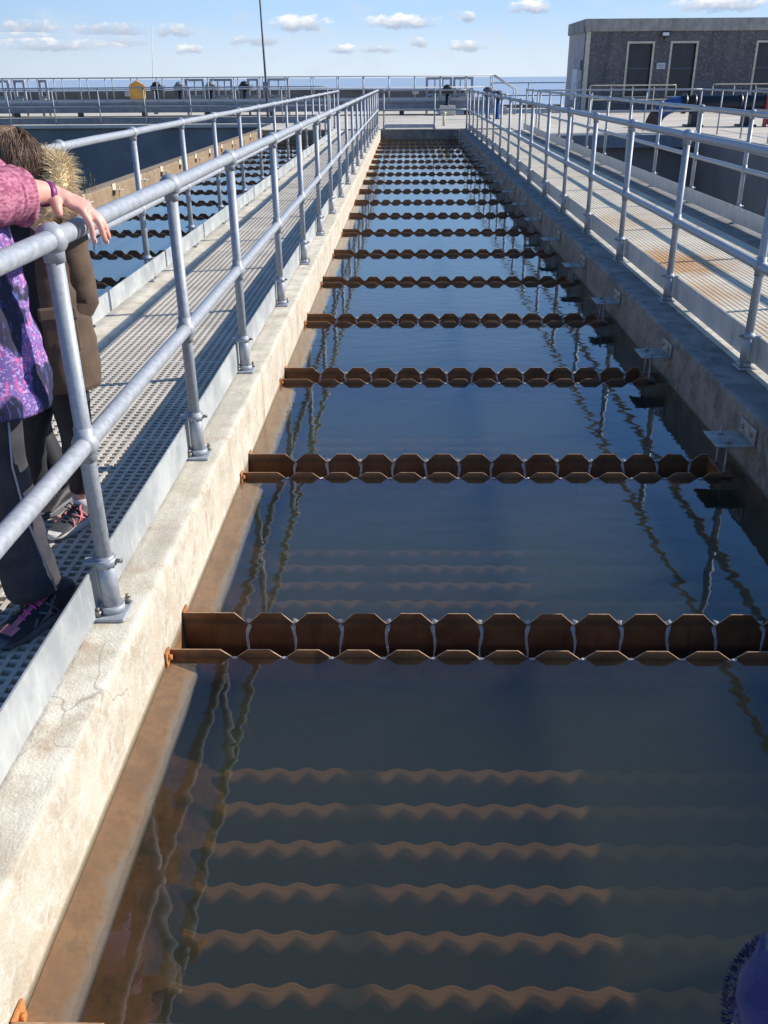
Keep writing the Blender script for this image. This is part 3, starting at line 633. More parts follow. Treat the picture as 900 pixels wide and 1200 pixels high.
mb = MB(); mb.bbox(3.3, 8.0, 50.7, 51.0, 0, .16, .02); tag(mb.obj('kerb', 'dark sea wall'), 'low dark kerb under the sea edge railing', 'kerb')
def frame(x0, x1, lab, nb=1, y=43.6, h=1.46, box=True):
    root = thing('metal_frame', lab, 'frame', ((x0+x1)/2, y, 0), 0, 'pale metal frames behind the raised walkway'); w = (x1-x0)/2
    for s in (-1, 1): MB().bbox(s*w-.05, s*w+.05, -.05, .05, 0, h, .008).obj('upright', 'grey white paint', root)
    MB().bbox(-w+.051, w-.051, -.045, .045, h-.10, h, .008).obj('crossbar', 'grey white paint', root)
    MB().bbox(-w+.051, w-.051, -.045, .045, .72, .80, .008).obj('crossbar', 'grey white paint', root)
    for i in range(nb): x = -w+(i+1)*2*w/(nb+1); MB().box(x-.025, x+.025, -.03, .03, .801, h-.101).obj('mullion', 'grey white paint', root)
    if box: MB().bbox(-w*.5, w*.6, -.2, -.05, .55, .70, .01).obj('junction_box', 'cream paint', root)
for a in ((-9.7, -8.95, 'pale metal frame right of the orange lifebuoy box', 1), (-8.6, -7.7, 'pale metal frame between the two grey domed actuators', 2), (-6.95, -6.55, 'narrow pale metal frame beside the tall dark mast', 0), (-6.05, -5.2, 'pale metal frame just right of the tall dark mast', 1),
          (.9, 1.95, 'pale double frame behind the valve actuator at end of channel', 2), (2.1, 2.88, 'pale frame next to the steel stair', 2), (-17.3, -16.9, 'narrow pale metal frame at the left picture edge', 0), (-16.2, -15.9, 'narrow pale metal frame left of the small sign', 0), (-18.6, -17.6, 'leftmost pale metal frame on the far side', 3)): frame(*a)
def actuator(x, y, z, lab, dark=True, h=.8):
    root = thing('valve_actuator', lab, 'valve actuator', (x, y, z), 0, 'valve actuators on pedestals')
    c = 'dark blue enamel' if dark else 'grey enamel'
    MB().tube([(0, 0, 0), (0, 0, .03), (0, 0, .04), (0, 0, h*.55)], [.13, .13, .085, .075], 14).obj('pedestal', 'dark blue enamel', root)
    MB().bbox(-.24, .24, -.17, .17, h*.55, h*.82, .05).obj('gearbox', 'black rubber' if dark else 'grey enamel', root)
    MB().tube([(0, 0, h*.82), (0, 0, h*.9), (0, 0, h*.97), (0, 0, h)], [.19, .17, .12, .03], 16).obj('cap', 'black rubber' if dark else 'grey enamel', root)
    hb = MB(); hb.cyl((.24, 0, h*.68), (.33, 0, h*.68), .03, 8); hb.tube([(.34, .13*math.cos(t*.5236), h*.68+.13*math.sin(t*.5236)) for t in range(13)], .016, 6); hb.obj('handwheel', 'grey enamel', root)
for x, y, z, l, d in ((-10.75, 42.5, .56, 'dark valve actuator beside the orange lifebuoy box', True), (-9.75, 42.5, .56, 'left of two grey domed valve actuators on the raised walkway', False), (-8.4, 42.5, .56, 'right of two grey domed valve actuators on the raised walkway', False),
                     (-6.95, 42.5, .56, 'dark valve actuator beside the tall dark mast', True), (1.72, 41.5, .38, 'dark valve actuator behind the end railing of the main channel', True)): actuator(x, y, z, l, d)
mb = MB(); mb.bbox(1.4, 2.05, 41.2, 41.8, 0, .38, .02); tag(mb.obj('plinth', 'yard'), 'small concrete plinth under the dark actuator behind the channel end', 'plinth')
for x, h, l in ((3.10, 1.25, 'blue pedestal valve with grey dome, left one by the steel stair'), (3.48, 1.1, 'blue pedestal valve with grey dome, right one by the steel stair')):
    root = thing('pedestal_valve', l, 'valve', (x, 37.5, 0), 0, 'blue pedestal valves')
    MB().tube([(0, 0, 0), (0, 0, .04), (0, 0, .05), (0, 0, h*.62)], [.14, .14, .085, .07], 16).obj('pedestal', 'blue paint', root)
    MB().ball((0, 0, h*.78), .19, 16, 10, sc=(1.1, .8, .75)).obj('gear_dome', 'dark grey enamel', root)
    MB().cyl((0, 0, h*.62), (0, 0, h*.68), .16, 16).obj('collar', 'dark blue enamel', root)
    MB().cyl((.2, -.02, h*.76), (.36, -.02, h*.76), .05, 10).obj('shaft', 'galv', root)
# lifebuoy box
root = thing('lifebuoy_box', 'orange yellow house shaped lifebuoy box on the raised walkway railing', 'lifebuoy box', (-11.41, 41.93, .70))
MB().prism([(-.32, 0), (.32, 0), (.32, .53), (0, .71), (-.32, .53)], 'y', -.16, 0).obj('housing', 'orange yellow plastic', root)
MB().bbox(-.24, .24, -.18, -.162, .06, .46, .006).obj('door', 'orange yellow plastic', root)
MB().box(-.03, .03, .002, .03, .05, .3).obj('clip', 'galv', root)
# masts
root = thing('mast', 'tall dark steel mast rising from the far walkway', 'mast', (-4.95, 34.95, 0))
MB().tube([(0, 0, 0), (-.0, 0, 1.4), (-.05, 0, 5.2)], [.045, .04, .027], 12).obj('pole', 'dark rail', root); MB().bbox(-.11, .11, -.11, .11, 0, .02, .004).obj('foot_plate', 'galv', root); MB().bbox(-.09, .09, -.09, -.052, 1.05, 1.35, .01).obj('control_box', 'grey enamel', root)
root = thing('antenna', 'thin pale whip antenna behind the raised walkway', 'antenna', (-11.5, 45, 0))
MB().tube([(0, 0, 0), (0, 0, 1.5), (.22, 0, 3.65)], [.022, .02, .010], 8).obj('whip', 'white paint', root); MB().bbox(-.1, .1, -.1, .1, 0, .25, .01).obj('base', 'grey enamel', root)
# stair at the end of the gantry
root = thing('steel_stair', 'short steel stair at right end of the raised walkway', 'stair', (3.7, 42, 0))
for i in range(3): MB().box(.06+.27*i, .34+.27*i, .05, 1.05, .40-.14*i, .43-.14*i).obj('tread', 'galv', root)
for y in (.02, 1.06):
    MB().tube([(-.0, y, 1.51), (.05, y, 1.51), (.95, y, .98), (.95, y, 0)], .026, 8).obj('handrail', 'galv', root)
    MB().prism([(0, .30), (.9, 0), (.98, 0), (.98, .06), (0, .47)], 'y', y-.015 if y < .5 else y-.035, y+.001 if y < .5 else y-.019).obj('stringer', 'galv', root)
for x, y, w, l, z in ((.3, 49.9, .32, 'small pale sign on the sea wall right of centre', .70), (-14.27, 49.9, .26, 'small pale sign on the sea wall at left', .68)):
    root = thing('sign', l, 'sign', (x, y, z)); MB().bbox(0, w, -.012, .098, 0, .21, .004).obj('plate', 'off white sign', root)
    MB().box(.04, w-.04, -.0145, -.0122, .13, .16).obj('printed_line', 'grey enamel', root)
    MB().box(.04, w-.08, -.0145, -.0122, .06, .09).obj('printed_line', 'grey enamel', root)
root = thing('hydrant', 'short pale standpipe on the concrete behind the channel end', 'standpipe', (1.25, 32.5, 0))
MB().tube([(0, 0, 0), (0, 0, .33)], [.045, .04], 10).obj('pipe', 'cream paint', root); MB().ball((0, 0, .36), .075, 12, 8).obj('cap', 'cream paint', root); MB().cyl((-.16, 0, .40), (.10, 0, .40), .02, 8).obj('handle', 'galv', root)

# ------------------------------------------------------------------ building
def building():
    X0, X1, Y0, Y1, H = 7.95, 24, 45, 49.6, 3.22
    root = thing('pump_house', 'flat roofed grey roughcast building with dark screened openings', 'building', (X0, Y0, 0))
    w = X1-X0; d = Y1-Y0
    op = [(1.93, 2.97), (3.84, 4.90), (7.62, 8.66)]; zb, zt = .62, 2.74; mb = MB(); x = .0
    # front wall built round its openings
    for a, b in op:
        mb.box(x, a, 0, .3, 0, H); mb.box(a, b, 0, .3, 0, zb); mb.box(a, b, 0, .3, zt, H); x = b
    mb.box(x, w, 0, .3, 0, H); mb.box(.3, w, d-.3, d, 0, H); mb.box(w-.3, w, .3, d-.3, 0, H); mb.obj('wall', 'roughcast', root)
    MB().box(0, .3, .301, d, 0, H).obj('wall', 'pink grey render', root)
    MB().bbox(-.08, w+.08, -.08, d+.08, H+.002, H+.52, .02).obj('fascia', 'fascia' if 'fascia' in M and False else 'stained', root) if False else MB().bbox(-.08, w+.08, -.08, d+.08, H+.002, H+.50, .02).obj('fascia', M['fascia'], root)
    MB().box(.0, .20, -.03, -.002, 0, H).obj('corner_trim', 'cream paint', root)
    MB().bbox(-.11, -.08+.001, -.02, .25, H-.05, H+.2, .01).obj('downpipe_head', 'dark pipe', root)
    for a, b in op:
        f = MB(); t = .09
        f.box(a-t, a, -.035, .12, zb-.05, zt+t); f.box(b, b+t, -.035, .12, zb-.05, zt+t); f.box(a, b, -.034, .12, zt, zt+t-.001); f.box(a-.02, b+.02, -.06, -.0355, zb-.05, zb); win = f.obj('window', 'cream paint', root)
        MB().box(a, b, .13, .16, zb, zt).obj('mesh_screen', 'dark window mesh', win)
        g = MB(); g.box(a, b, .10, .129, 1.72, 1.77); g.obj('glazing_bar', 'dark rail', win)
    fl = MB(); fl.bbox(3.28, 3.64, -.16, -.06, 3.0, 3.2, .015); fl.box(3.42, 3.5, -.06, -.001, 2.9, 3.1); fo = fl.obj('floodlight', 'black rubber', root)
    MB().box(3.32, 3.60, -.166, -.161, 3.04, 3.16).obj('lens', 'lamp glass', fo)
    s = MB().bbox(3.24, 3.62, -.03, -.002, 1.72, 1.97, .004).obj('wall_sign', 'off white sign', root)
    MB().box(3.30, 3.56, -.033, -.0305, 1.86, 1.89).obj('printed_line', 'grey enamel', s); MB().box(3.34, 3.52, -.033, -.0305, 1.79, 1.815).obj('printed_line', 'grey enamel', s)
    d2 = MB().bbox(-.14, -.002, .9, 2.2, .45, 1.75, .015).obj('cabinet', 'white paint', root)
    MB().box(-.146, -.141, 1.3, 1.36, 1.0, 1.2).obj('handle', 'dark rail', d2)
    MB().bbox(-.1, -.002, .35, .62, 1.25, 1.7, .01).obj('meter_box', 'off white sign', root)
    MB().bbox(-.08, -.002, .45, .5, 1.72, 2.1, .005).obj('conduit', 'dark rail', root)
building()
# black pipe with blue elbow
def pipe():
    root = thing('pipe', 'thick black pipe on saddles with blue and brown elbow going into the ground', 'pipe', (8.6, 31, 0))
    MB().cyl((0, 0, .66), (9, 0, .66), .235, 24).obj('barrel', 'dark pipe', root)
    for x in (.05, .33, 1.75, 2.55, 4.2):
        MB().cyl((x, 0, .66), (x+.09, 0, .66), .29, 24).obj('flange', 'dark pipe', root)
    pts = [(-.001-.85*math.sin(t*math.pi/2/10), 0, -.10+.76*math.cos(t*math.pi/2/10)) for t in range(11)]
    MB().tube(pts[:7], .225, 20).obj('elbow', 'blue paint', root); MB().tube(pts[6:]+[(-.851, 0, -.4)], [.23]*6, 20).obj('elbow', 'brown rusty pipe', root)
    for x in (.45, 2.1, 4.6, 7):
        mb = MB(); mb.bbox(x-.12, x+.12, -.2, .2, 0, .46, .02); mb.bbox(x-.25, x+.25, -.3, .3, 0, .06, .01); mb.obj('saddle', 'black rubber', root)
pipe()
root = thing('red_valve', 'red painted valve frame on the black pipe at right edge', 'valve', (11.15, 30.6, 0))
for x in (0, .75): MB().bbox(x-.05, x+.05, -.05, .05, 0, 1.0, .01).obj('upright', 'red paint', root)
for z in (.42, .9): MB().bbox(-.049+.1, .699, -.045, .045, z, z+.09, .01).obj('crossbar', 'red paint', root)
MB().tube([(.37+.2*math.cos(t*.5236), -.1, .7+.2*math.sin(t*.5236)) for t in range(13)], .022, 8).obj('handwheel', 'red paint', root)
MB().bbox(.14, .6, -.02, .25, .05, .41, .03).obj('valve_body', 'black rubber', root)
# seed heads of weeds on the brown wall
mb = MB()
for k in range(60):
    x = -4.62+random.gauss(0, .06); y = 12.6+random.gauss(0, .5); h = random.uniform(.08, .26); dx, dy = random.gauss(0, .05), random.gauss(0, .05)
    mb.tube([(x, y, -.005), (x+dx*.4, y+dy*.4, h*.6), (x+dx, y+dy, h)], [.004, .004, .002], 4); mb.ball((x+dx, y+dy, h), .016, 6, 4, sc=(.6, .6, 1.8))
tag(mb.obj('weeds', 'weed'), kind='stuff')


# ------------------------------------------------------------------ near end footbridge (under the viewpoint)
mb = MB(); mb.bbox(XL-.2, XR+.2, -1.19, .22, -.06, .004, .008); struct('footbridge_deck', mb, 'grate_r')

# ------------------------------------------------------------------ people
def V(*a): return Vector(a)
def frame_of(f):
    f = Vector(f).normalized(); up = Vector((0, 0, 1)); l = up.cross(f).normalized(); u = f.cross(l); return f, l, u
def wrinkle(amp, sc, seed, fold=None):
    def fn(q, d, t, an):
        n = noise.noise((q.x*sc+seed, q.y*sc, q.z*sc*1.6))*amp + noise.noise((q.x*sc*2.3, q.y*sc*2.3+seed, q.z*sc*4))*amp*.45
        return q+d*n
    return fn
def add_head(mb, c, f, r=1.0):
    f, l, u = frame_of(f); c = Vector(c)
    def at(a, b, h): return c+f*a*r+l*b*r+u*h*r
    def blob(p, ra, rf, rl, ru):
        o = len(mb.v); mb.ball((0, 0, 0), 1, 20, 14)
        for i in range(o, len(mb.v)):
            x, y, z = mb.v[i]; mb.v[i] = tuple(p+f*x*rf*r+l*y*rl*r+u*z*ru*r)
    blob(at(-.008, 0, .025), 0, .098, .076, .095)          # skull
    blob(at(.022, 0, -.045), 0, .066, .058, .072)          # face and jaw
    blob(at(.058, 0, -.092), 0, .024, .026, .020)          # chin
    mb.tube([at(.080, 0, .008), at(.096, 0, -.018), at(.102, 0, -.034), at(.086, 0, -.043)], [.008*r, .010*r, .014*r, .010*r], 8)   # nose
    mb.tube([at(.082, .026, -.066), at(.090, 0, -.063), at(.082, -.026, -.066)], [.005*r, .008*r, .005*r], 8)                       # lips
    for sgn in (-1, 1):
        mb.tube([at(-.008, sgn*.072, .020), at(-.016, sgn*.086, .014), at(-.014, sgn*.084, -.014), at(-.004, sgn*.072, -.028)], [.009*r, .012*r, .010*r, .007*r], 8)
        mb.tube([at(.082, sgn*.012, .020), at(.076, sgn*.048, .022)], [.007*r, .006*r], 8)                                           # brow
    return at
def face_details(parent, at, r=1.0):
    for sgn in (-1, 1):
        e = MB(); e.ball(at(.074, sgn*.031, .002), .0125*r, 12, 8); e.ball(at(.083, sgn*.031, .001), .0058*r, 10, 6, 1); e.obj('eye', ['eye white', 'black rubber'], parent)
def generic_hand(mb, w, d, n, s=1.0):
    """w wrist, d pointing direction, n palm normal; five fingers, gently curled"""
    d = Vector(d).normalized(); n = Vector(n); n = (n-d*n.dot(d)).normalized(); b = d.cross(n); w = Vector(w)
    mb.tube([w-d*.02*s, w+d*.03*s, w+d*.07*s, w+d*.088*s], [(.018*s, .024*s), (.016*s, .034*s), (.014*s, .041*s), (.010*s, .036*s)], 12, up=n)
    for i, (off, L) in enumerate(((-.030, .072), (-.010, .080), (.011, .074), (.030, .058))):
        p0 = w+d*.078*s+b*off*s; p1 = p0+d*L*.45*s+n*.008*s; p2 = p1+(d*.8+n*.6)*L*.32*s; p3 = p2+(d*.45+n*.9)*L*.26*s
        mb.tube([p0-d*.02*s, p0, p1, p2, p3], [.0095*s, .0095*s, .0085*s, .008*s, .006*s], 8)
    p0 = w+d*.018*s-b*.022*s; p1 = p0+d*.026*s-b*.026*s+n*.006*s; p2 = p1+d*.026*s-b*.008*s+n*.008*s
    mb.tube([p0, p1, p2, p2+d*.016*s], [.012*s, .011*s, .0095*s, .006*s], 8)
def finish_body(mb, parent, voxel):
    o = mb.obj('body', 'skin', parent); mo = o.modifiers.new('merge', 'REMESH'); mo.mode = 'VOXEL'; mo.voxel_size = voxel; mo.use_smooth_shade = True
    sm = o.modifiers.new('smooth', 'SMOOTH'); sm.factor = .5; sm.iterations = 3
    return o
def shoe(parent, heel, toe, up_mat, sole_mat, toe_mat=None, lace='shoe black', stripe=None, width=.088, z=-.018, h=.10):
    heel = Vector((heel[0], heel[1], z)); toe = Vector((toe[0], toe[1], z)); d = (toe-heel); L = d.length; d.normalize(); b = Vector((0, 0, 1)).cross(d); k = width/2
    def wid(t): return k*(.62+.42*math.sin(min(1, t*1.05)*2.4-.25)) if t < .97 else k*.55
    prof_t = [0, .03, .10, .22, .36, .50, .64, .78, .90, .97, 1.0]
    hgt = [.070, h*.98, h, h*.97, h*.86, h*.74, h*.60, h*.48, h*.40, h*.30, .022]
    wsc = [.55, .80, .95, .92, .86, .90, 1.0, 1.05, .95, .72, .35]
    rings = []
    for t, hh, ws in zip(prof_t, hgt, wsc):
        ring = []
        for i in range(18):
            a = 2*math.pi*i/18; ca, sa = math.cos(a), math.sin(a)
            x = math.copysign(abs(ca)**.8, ca)*k*ws*(1-.30*max(0, sa)**2*(hh/h)); zz = .024+(hh-.024)*(.5+.5*math.copysign(abs(sa)**.8, sa))
            ring.append(heel+d*L*t+b*x+Vector((0, 0, zz)))
        rings.append(ring)
    mb = MB(); mb.loft(rings)
    if toe_mat:
        for i, f in enumerate(mb.f):
            c = sum((Vector(mb.v[j]) for j in f), Vector())/len(f); t = (c-heel).dot(d)/L; sx = abs((c-heel).dot(b))/k
            if t > .72 and c.z-z > .035 and sx < .62: mb.mi[i] = 1
            if .3 < t <= .72 and sx < .30 and c.z-z > .05: mb.mi[i] = 1
    o = mb.obj('shoe', [up_mat, toe_mat or up_mat], parent)
    srings = []
    for zz, gr in ((0, .90), (.006, 1.04), (.020, 1.08), (.032, 1.03)):
        ring = []
        for i in range(28):
            a = 2*math.pi*i/28; t = .5-.5*math.cos(a); w = k*(.95*math.sin(a))*(1-.16*math.sin(t*math.pi*1.15+.25)) if True else 0
            ring.append(heel+d*(L*(.5+(t-.5)*1.02*gr))+b*w*gr*1.06+Vector((0, 0, zz+(.014*max(0, t-.75)*2 if zz < .02 else .006*max(0, t-.8)))))
        srings.append(ring)
    MB().loft(srings).obj('sole', sole_mat, o)
    la = MB()
    for i in range(5):
        t = .36+.075*i; hh = h*(.90-.085*i)
        p = heel+d*L*t+Vector((0, 0, hh)); la.tube([p-b*k*.50-V(0, 0, .022), p-b*k*.25+V(0, 0, .001), p+b*k*.25+V(0, 0, .001)+d*.006, p+b*k*.50-V(0, 0, .022)+d*.006], .0035, 6)
    for sg in (-1, 1):
        p = heel+d*L*.40+V(0, 0, h*.90); la.tube([p, p+b*sg*.022+V(0, 0, .014), p+b*sg*.032+d*.016+V(0, 0, .002), p+b*sg*.010+d*.012], .003, 6)
    la.obj('laces', lace, o)
    if stripe:
        sm = MB()
        for sg in (-1, 1):
            for (t0, z0, t1, z1) in ((.30, .085, .60, .036), (.36, .082, .52, .036), (.44, .078, .34, .036), (.56, .066, .40, .038), (.62, .058, .70, .036)):
                pts = []
                for q in range(5):
                    t = t0+(t1-t0)*q/4; zz = z0+(z1-z0)*q/4; hh = h*(1.0-.68*max(0, t-.2)); sx = math.sqrt(max(0.05, 1-((zz-.024)/(hh-.024)*2-1)**2))**.8; pts.append(heel+d*L*t+b*sg*(k*(.90+.1*math.sin(t*3))*sx*(1-.25*max(0, (zz-.05)/.05))+.0015)+V(0, 0, zz))
                sm.tube(pts, (.0032), 6)
        sm.obj('stripe', stripe, o)
    return o
def leg(mb, pts, rs, seed, amp=.006, sc=14, seg=22):
    P = []; Rr = []
    pts = [Vector(p) for p in pts]
    for i in range(len(pts)-1):
        n = 8
        for k in range(n): t = k/n; P.append(pts[i].lerp(pts[i+1], t)); Rr.append(rs[i]+(rs[i+1]-rs[i])*t)
    P.append(pts[-1]); Rr.append(rs[-1])
    mb.tube(P, Rr, seg, True, fn=wrinkle(amp, sc, seed))
def spline(pts, n=6):
    pts = [Vector(p) for p in pts]; out = []
    for i in range(len(pts)-1):
        p0 = pts[max(i-1, 0)]; p1 = pts[i]; p2 = pts[i+1]; p3 = pts[min(i+2, len(pts)-1)]
        for k in range(n):
            t = k/n; out.append(.5*((2*p1)+(p2-p0)*t+(2*p0-5*p1+4*p2-p3)*t*t+(3*p1-p0-3*p2+p3)*t**3))
    out.append(pts[-1]); return out
def torso(mb, c, f, levels, seed, amp=.008, sc=9, seg=40):
    """levels: (z, half width, half depth, dx along left, dy along forward)"""
    f, l, u = frame_of((f[0], f[1], 0)); rings = []
    lv = []
    for i in range(len(levels)-1):
        for k in range(6):
            t = k/6; t2 = t*t*(3-2*t); lv.append([a+(b-a)*(t if j == 0 else t2) for j, (a, b) in enumerate(zip(levels[i], levels[i+1]))])
    lv.append(list(levels[-1])); w = wrinkle(amp, sc, seed)
    for (z, hw, hd, dx, dy) in lv:
        ring = []
        for k in range(seg):
            a = 2*math.pi*k/seg; ca, sa = math.cos(a), math.sin(a)
            dirn = l*math.copysign(abs(ca)**.85, ca)*hw+f*math.copysign(abs(sa)**.85, sa)*hd
            q = Vector((c[0], c[1], z))+l*dx+f*dy+dirn; ring.append(w(q, dirn.normalized(), 0, a))
        rings.append(ring)
    mb.loft(rings)
def strands(mb, pts, wid=.0022, flat=None):
    """a thin tapering ribbon folded into a V"""
    pts = [Vector(p) for p in pts]; n = len(pts); t = (pts[-1]-pts[0]).normalized(); s = t.cross(Vector((random.gauss(0, 1), random.gauss(0, 1), random.gauss(0, 1)))).normalized(); v = []
    for i, p in enumerate(pts):
        w = wid*(1-.85*i/(n-1)); v += [p-s*w, p+s*w]
    mb.add(v, [(2*i, 2*i+1, 2*i+3, 2*i+2) for i in range(n-1)], 0, True)

# person leaning on the railing: pink sleeve, patterned jacket, charcoal trousers
def person_one():
    root = thing('person', 'person in pink marl sleeves and purple patterned jacket resting an arm over the railing', 'person', (-1.17, 2.35, -.018))
    inv = Matrix.Translation((1.17, -2.35, .018))
    def P(o): o.matrix_parent_inverse = inv; return o
    fdir = V(-.36, -.93, 0); f, l, u = frame_of(fdir)
    b = MB(); hc = V(-1.25, 2.33, 1.52); at = add_head(b, hc, V(-.8, -.5, -.15))
    b.tube([V(-1.215, 2.36, 1.24), V(-1.235, 2.345, 1.37), V(-1.245, 2.335, 1.46)], [.060, .052, .052], 16)
    torso(b, (-1.20, 2.36), f, [(.70, .12, .09, 0, 0), (.95, .12, .085, 0, 0), (1.20, .15, .085, 0, 0), (1.29, .10, .06, 0, 0)], 1, 0, 1, 24)
    W = V(-.932, 2.452, 1.192); El = V(-1.065, 2.15, 1.205); Sh = V(-1.055, 2.385, 1.235)
    b.tube(spline([Sh, V(-1.075, 2.26, 1.20), El]), .040, 14)
    b.tube(spline([El, V(-.995, 2.30, 1.205), V(-.955, 2.405, 1.200), W]), [.040]*6+[.037]*6+[.033, .032, .031, .030, .029, .0285, .028], 16, up=(0, 0, 1))
    # drooping left hand
    b.tube(spline([W-V(.012, .020, -.001), W+V(.006, .012, -.002), V(-.895, 2.470, 1.176), V(-.862, 2.480, 1.160), V(-.846, 2.484, 1.148)]),
           [(.026, .029)]*7+[(.021, .035)]*6+[(.0175, .0425)]*6+[(.0165, .0425)]*5+[(.013, .039)], 16, up=(0.4, 0, 1))
    fing = [[(-.866, 2.448, 1.160), (-.849, 2.446, 1.146), (-.833, 2.444, 1.117), (-.830, 2.443, 1.093), (-.828, 2.444, 1.066)],
            [(-.862, 2.470, 1.160), (-.843, 2.469, 1.146), (-.819, 2.468, 1.119), (-.811, 2.468, 1.092), (-.805, 2.470, 1.060)],
            [(-.862, 2.491, 1.160), (-.843, 2.491, 1.147), (-.818, 2.492, 1.122), (-.808, 2.492, 1.096), (-.801, 2.491, 1.068)],
            [(-.864, 2.512, 1.156), (-.848, 2.513, 1.142), (-.828, 2.516, 1.119), (-.820, 2.517, 1.098), (-.815, 2.516, 1.077)]]
    for g, k in zip(fing, (1, 1.03, .98, .86)): b.tube(spline(g, 5), [.0105*k]*6+[.0100*k]*4+[.0098*k, .0092*k, .0088*k, .0090*k, .0090*k, .0086*k, .0082*k, .0078*k, .0072*k, .0064*k, .0050*k], 10)
    b.tube(spline([W+V(.000, -.014, -.004), V(-.912, 2.432, 1.176), V(-.902, 2.415, 1.158), V(-.897, 2.407, 1.140)], 5), [.017]*6+[.0145]*4+[.013, .0125, .012, .011, .0095, .007], 12)
    # right arm and hand on the far side
    Sr = V(-1.34, 2.33, 1.235); Er = V(-1.42, 2.36, .98); Wr = V(-1.38, 2.24, .80)
    b.tube(spline([Sr, Er, Wr]), .036, 14); generic_hand(b, Wr, (.05, -.2, -1), (1, 0, 0))
    b.tube(spline([(-1.16, 2.34, .82), (-1.15, 2.31, .46), (-1.10, 2.335, .07)]), .05, 12); b.tube(spline([(-1.33, 2.38, .82), (-1.34, 2.33, .46), (-1.34, 2.375, .07)]), .05, 12)
    P(finish_body(b, root, .0042)); 
    nails = MB()
    for g in fing[:2]: p = V(*g[-1]); nails.ball(p+V(.0055, -.002, .006), .0055, 8, 6, sc=(.45, .8, 1.2))
    P(nails.obj('nails', 'nail', root)); 
    P(MB().obj('x', 'skin', root)) if False else None
    for o in [c for c in root.children]: pass
    n0 = len(root.children); face_details(root, at)
    # jumper sleeves with a loose turned cuff
    sm = MB(); path = spline([Sh+V(-.03, .01, .0), V(-1.075, 2.27, 1.20), El+V(-.01, -.02, 0), V(-1.01, 2.255, 1.203), V(-.995, 2.315, 1.202), V(-.980, 2.360, 1.199)], 9)
    m = len(path); rs = [.085-.018*min(1, i/(m*.6)) for i in range(m)]
    def folds(q, d, t, an): return q+d*(.0065*math.sin(t*62+1.3*math.sin(an)+an*.5)*(.4+.6*noise.noise((t*6, an, 1)))+.005*noise.noise((q.x*30, q.y*30, q.z*30)))
    sm.tube(path, rs, 30, True, fn=folds, up=(0, 0, 1))
    e0, e1 = path[-3], path[-1]; dd = (e1-e0).normalized()
    sm.tube([e1-dd*.006, e1+dd*.004, e1+dd*.014, e1+dd*.012, e1-dd*.004], [.062, .066, .062, .054, .046], 30, fn=lambda q, d, t, an: q+d*.004*math.sin(an*3)+V(0, 0, -.012*max(0, -d.z)), up=(0, 0, 1))
    sm.obj('sleeve', 'pink', root)
    s2 = MB(); leg(s2, [Sr+V(.03, 0, .02), Er, Wr+V(0, .01, .02)], [.075, .062, .05], 9, .005, 20); s2.obj('sleeve', 'pink', root)
    wb = MB(); wd = V(.045, .085, -.004).normalized(); wp = W-wd*.010; x = V(0, 0, 1); y = wd.cross(x).normalized()
    ring = lambda rr, o: [wp+wd*o+wd*.35*rr*math.sin(2*math.pi*k/28)*.6+(x*math.sin(2*math.pi*k/28)*.95+y*math.cos(2*math.pi*k/28)*1.05)*rr for k in range(28)]
    wb.loft([ring(.0300, -.009), ring(.0335, -.0075), ring(.0335, .0075), ring(.0300, .009)], False); wb.obj('wristband', 'purple strap', root)
    # jacket
    j = MB(); torso(j, (-1.185, 2.35), f, [(.655, .215, .160, 0, .0), (.70, .222, .160, 0, 0), (.86, .200, .150, 0, 0), (1.02, .185, .140, 0, 0), (1.16, .185, .125, 0, 0), (1.235, .160, .10, 0, 0), (1.29, .085, .075, 0, 0)], 3, .014, 8); j.obj('jacket', 'purple', root)
    t = MB(); leg(t, [(-1.160, 2.345, .80), (-1.158, 2.315, .50), (-1.142, 2.315, .28), (-1.122, 2.318, .072)], [.100, .086, .080, .082], 5, .008, 15); t.obj('trouser_leg', 'charcoal trousers', root)
    t = MB(); leg(t, [(-1.33, 2.39, .80), (-1.345, 2.34, .48), (-1.345, 2.345, .28), (-1.345, 2.35, .055)], [.100, .086, .084, .090], 8, .008, 15); t.obj('trouser_leg', 'charcoal trousers', root)
    t = MB(); t.tube([(-1.075, 2.285, .68), (-1.085, 2.262, .50), (-1.075, 2.262, .34), (-1.032, 2.27, .10)], .0035, 6); t.obj('side_seam', 'silver print', root)
    shoe(root, (-1.045, 2.395), (-1.165, 2.125), 'shoe black', 'sole grey', 'shoe pink', 'lace pink', 'sole grey', .10)
    shoe(root, (-1.33, 2.42), (-1.43, 2.15), 'shoe black', 'sole grey', 'shoe pink', 'lace pink', 'sole grey', .10)
    h = MB()
    for k in range(260):
        a = random.uniform(0, 2*math.pi); e = random.uniform(-.1, 1.3); hf = V(-.8, -.5, -.15).normalized(); d = V(math.cos(a)*math.cos(e), math.sin(a)*math.cos(e), math.sin(e))
        if d.dot(hf) > .55 and d.z < .75: continue
        p = hc+V(0, 0, .02)+V(d.x*.086, d.y*.086, d.z*.102); o2 = V(d.x, d.y, 0); o2 = o2.normalized() if o2.length > .01 else V(1, 0, 0)
        if o2.dot(hf) > .3: o2 = (o2-hf*.9)
        strands(h, [p, p+o2*.02-V(0, 0, .05), p+o2*.03-V(0, 0, .13)], .012)
    h.obj('hair', 'hair brown', root)
    for ch in root.children: ch.matrix_parent_inverse = inv
person_one()

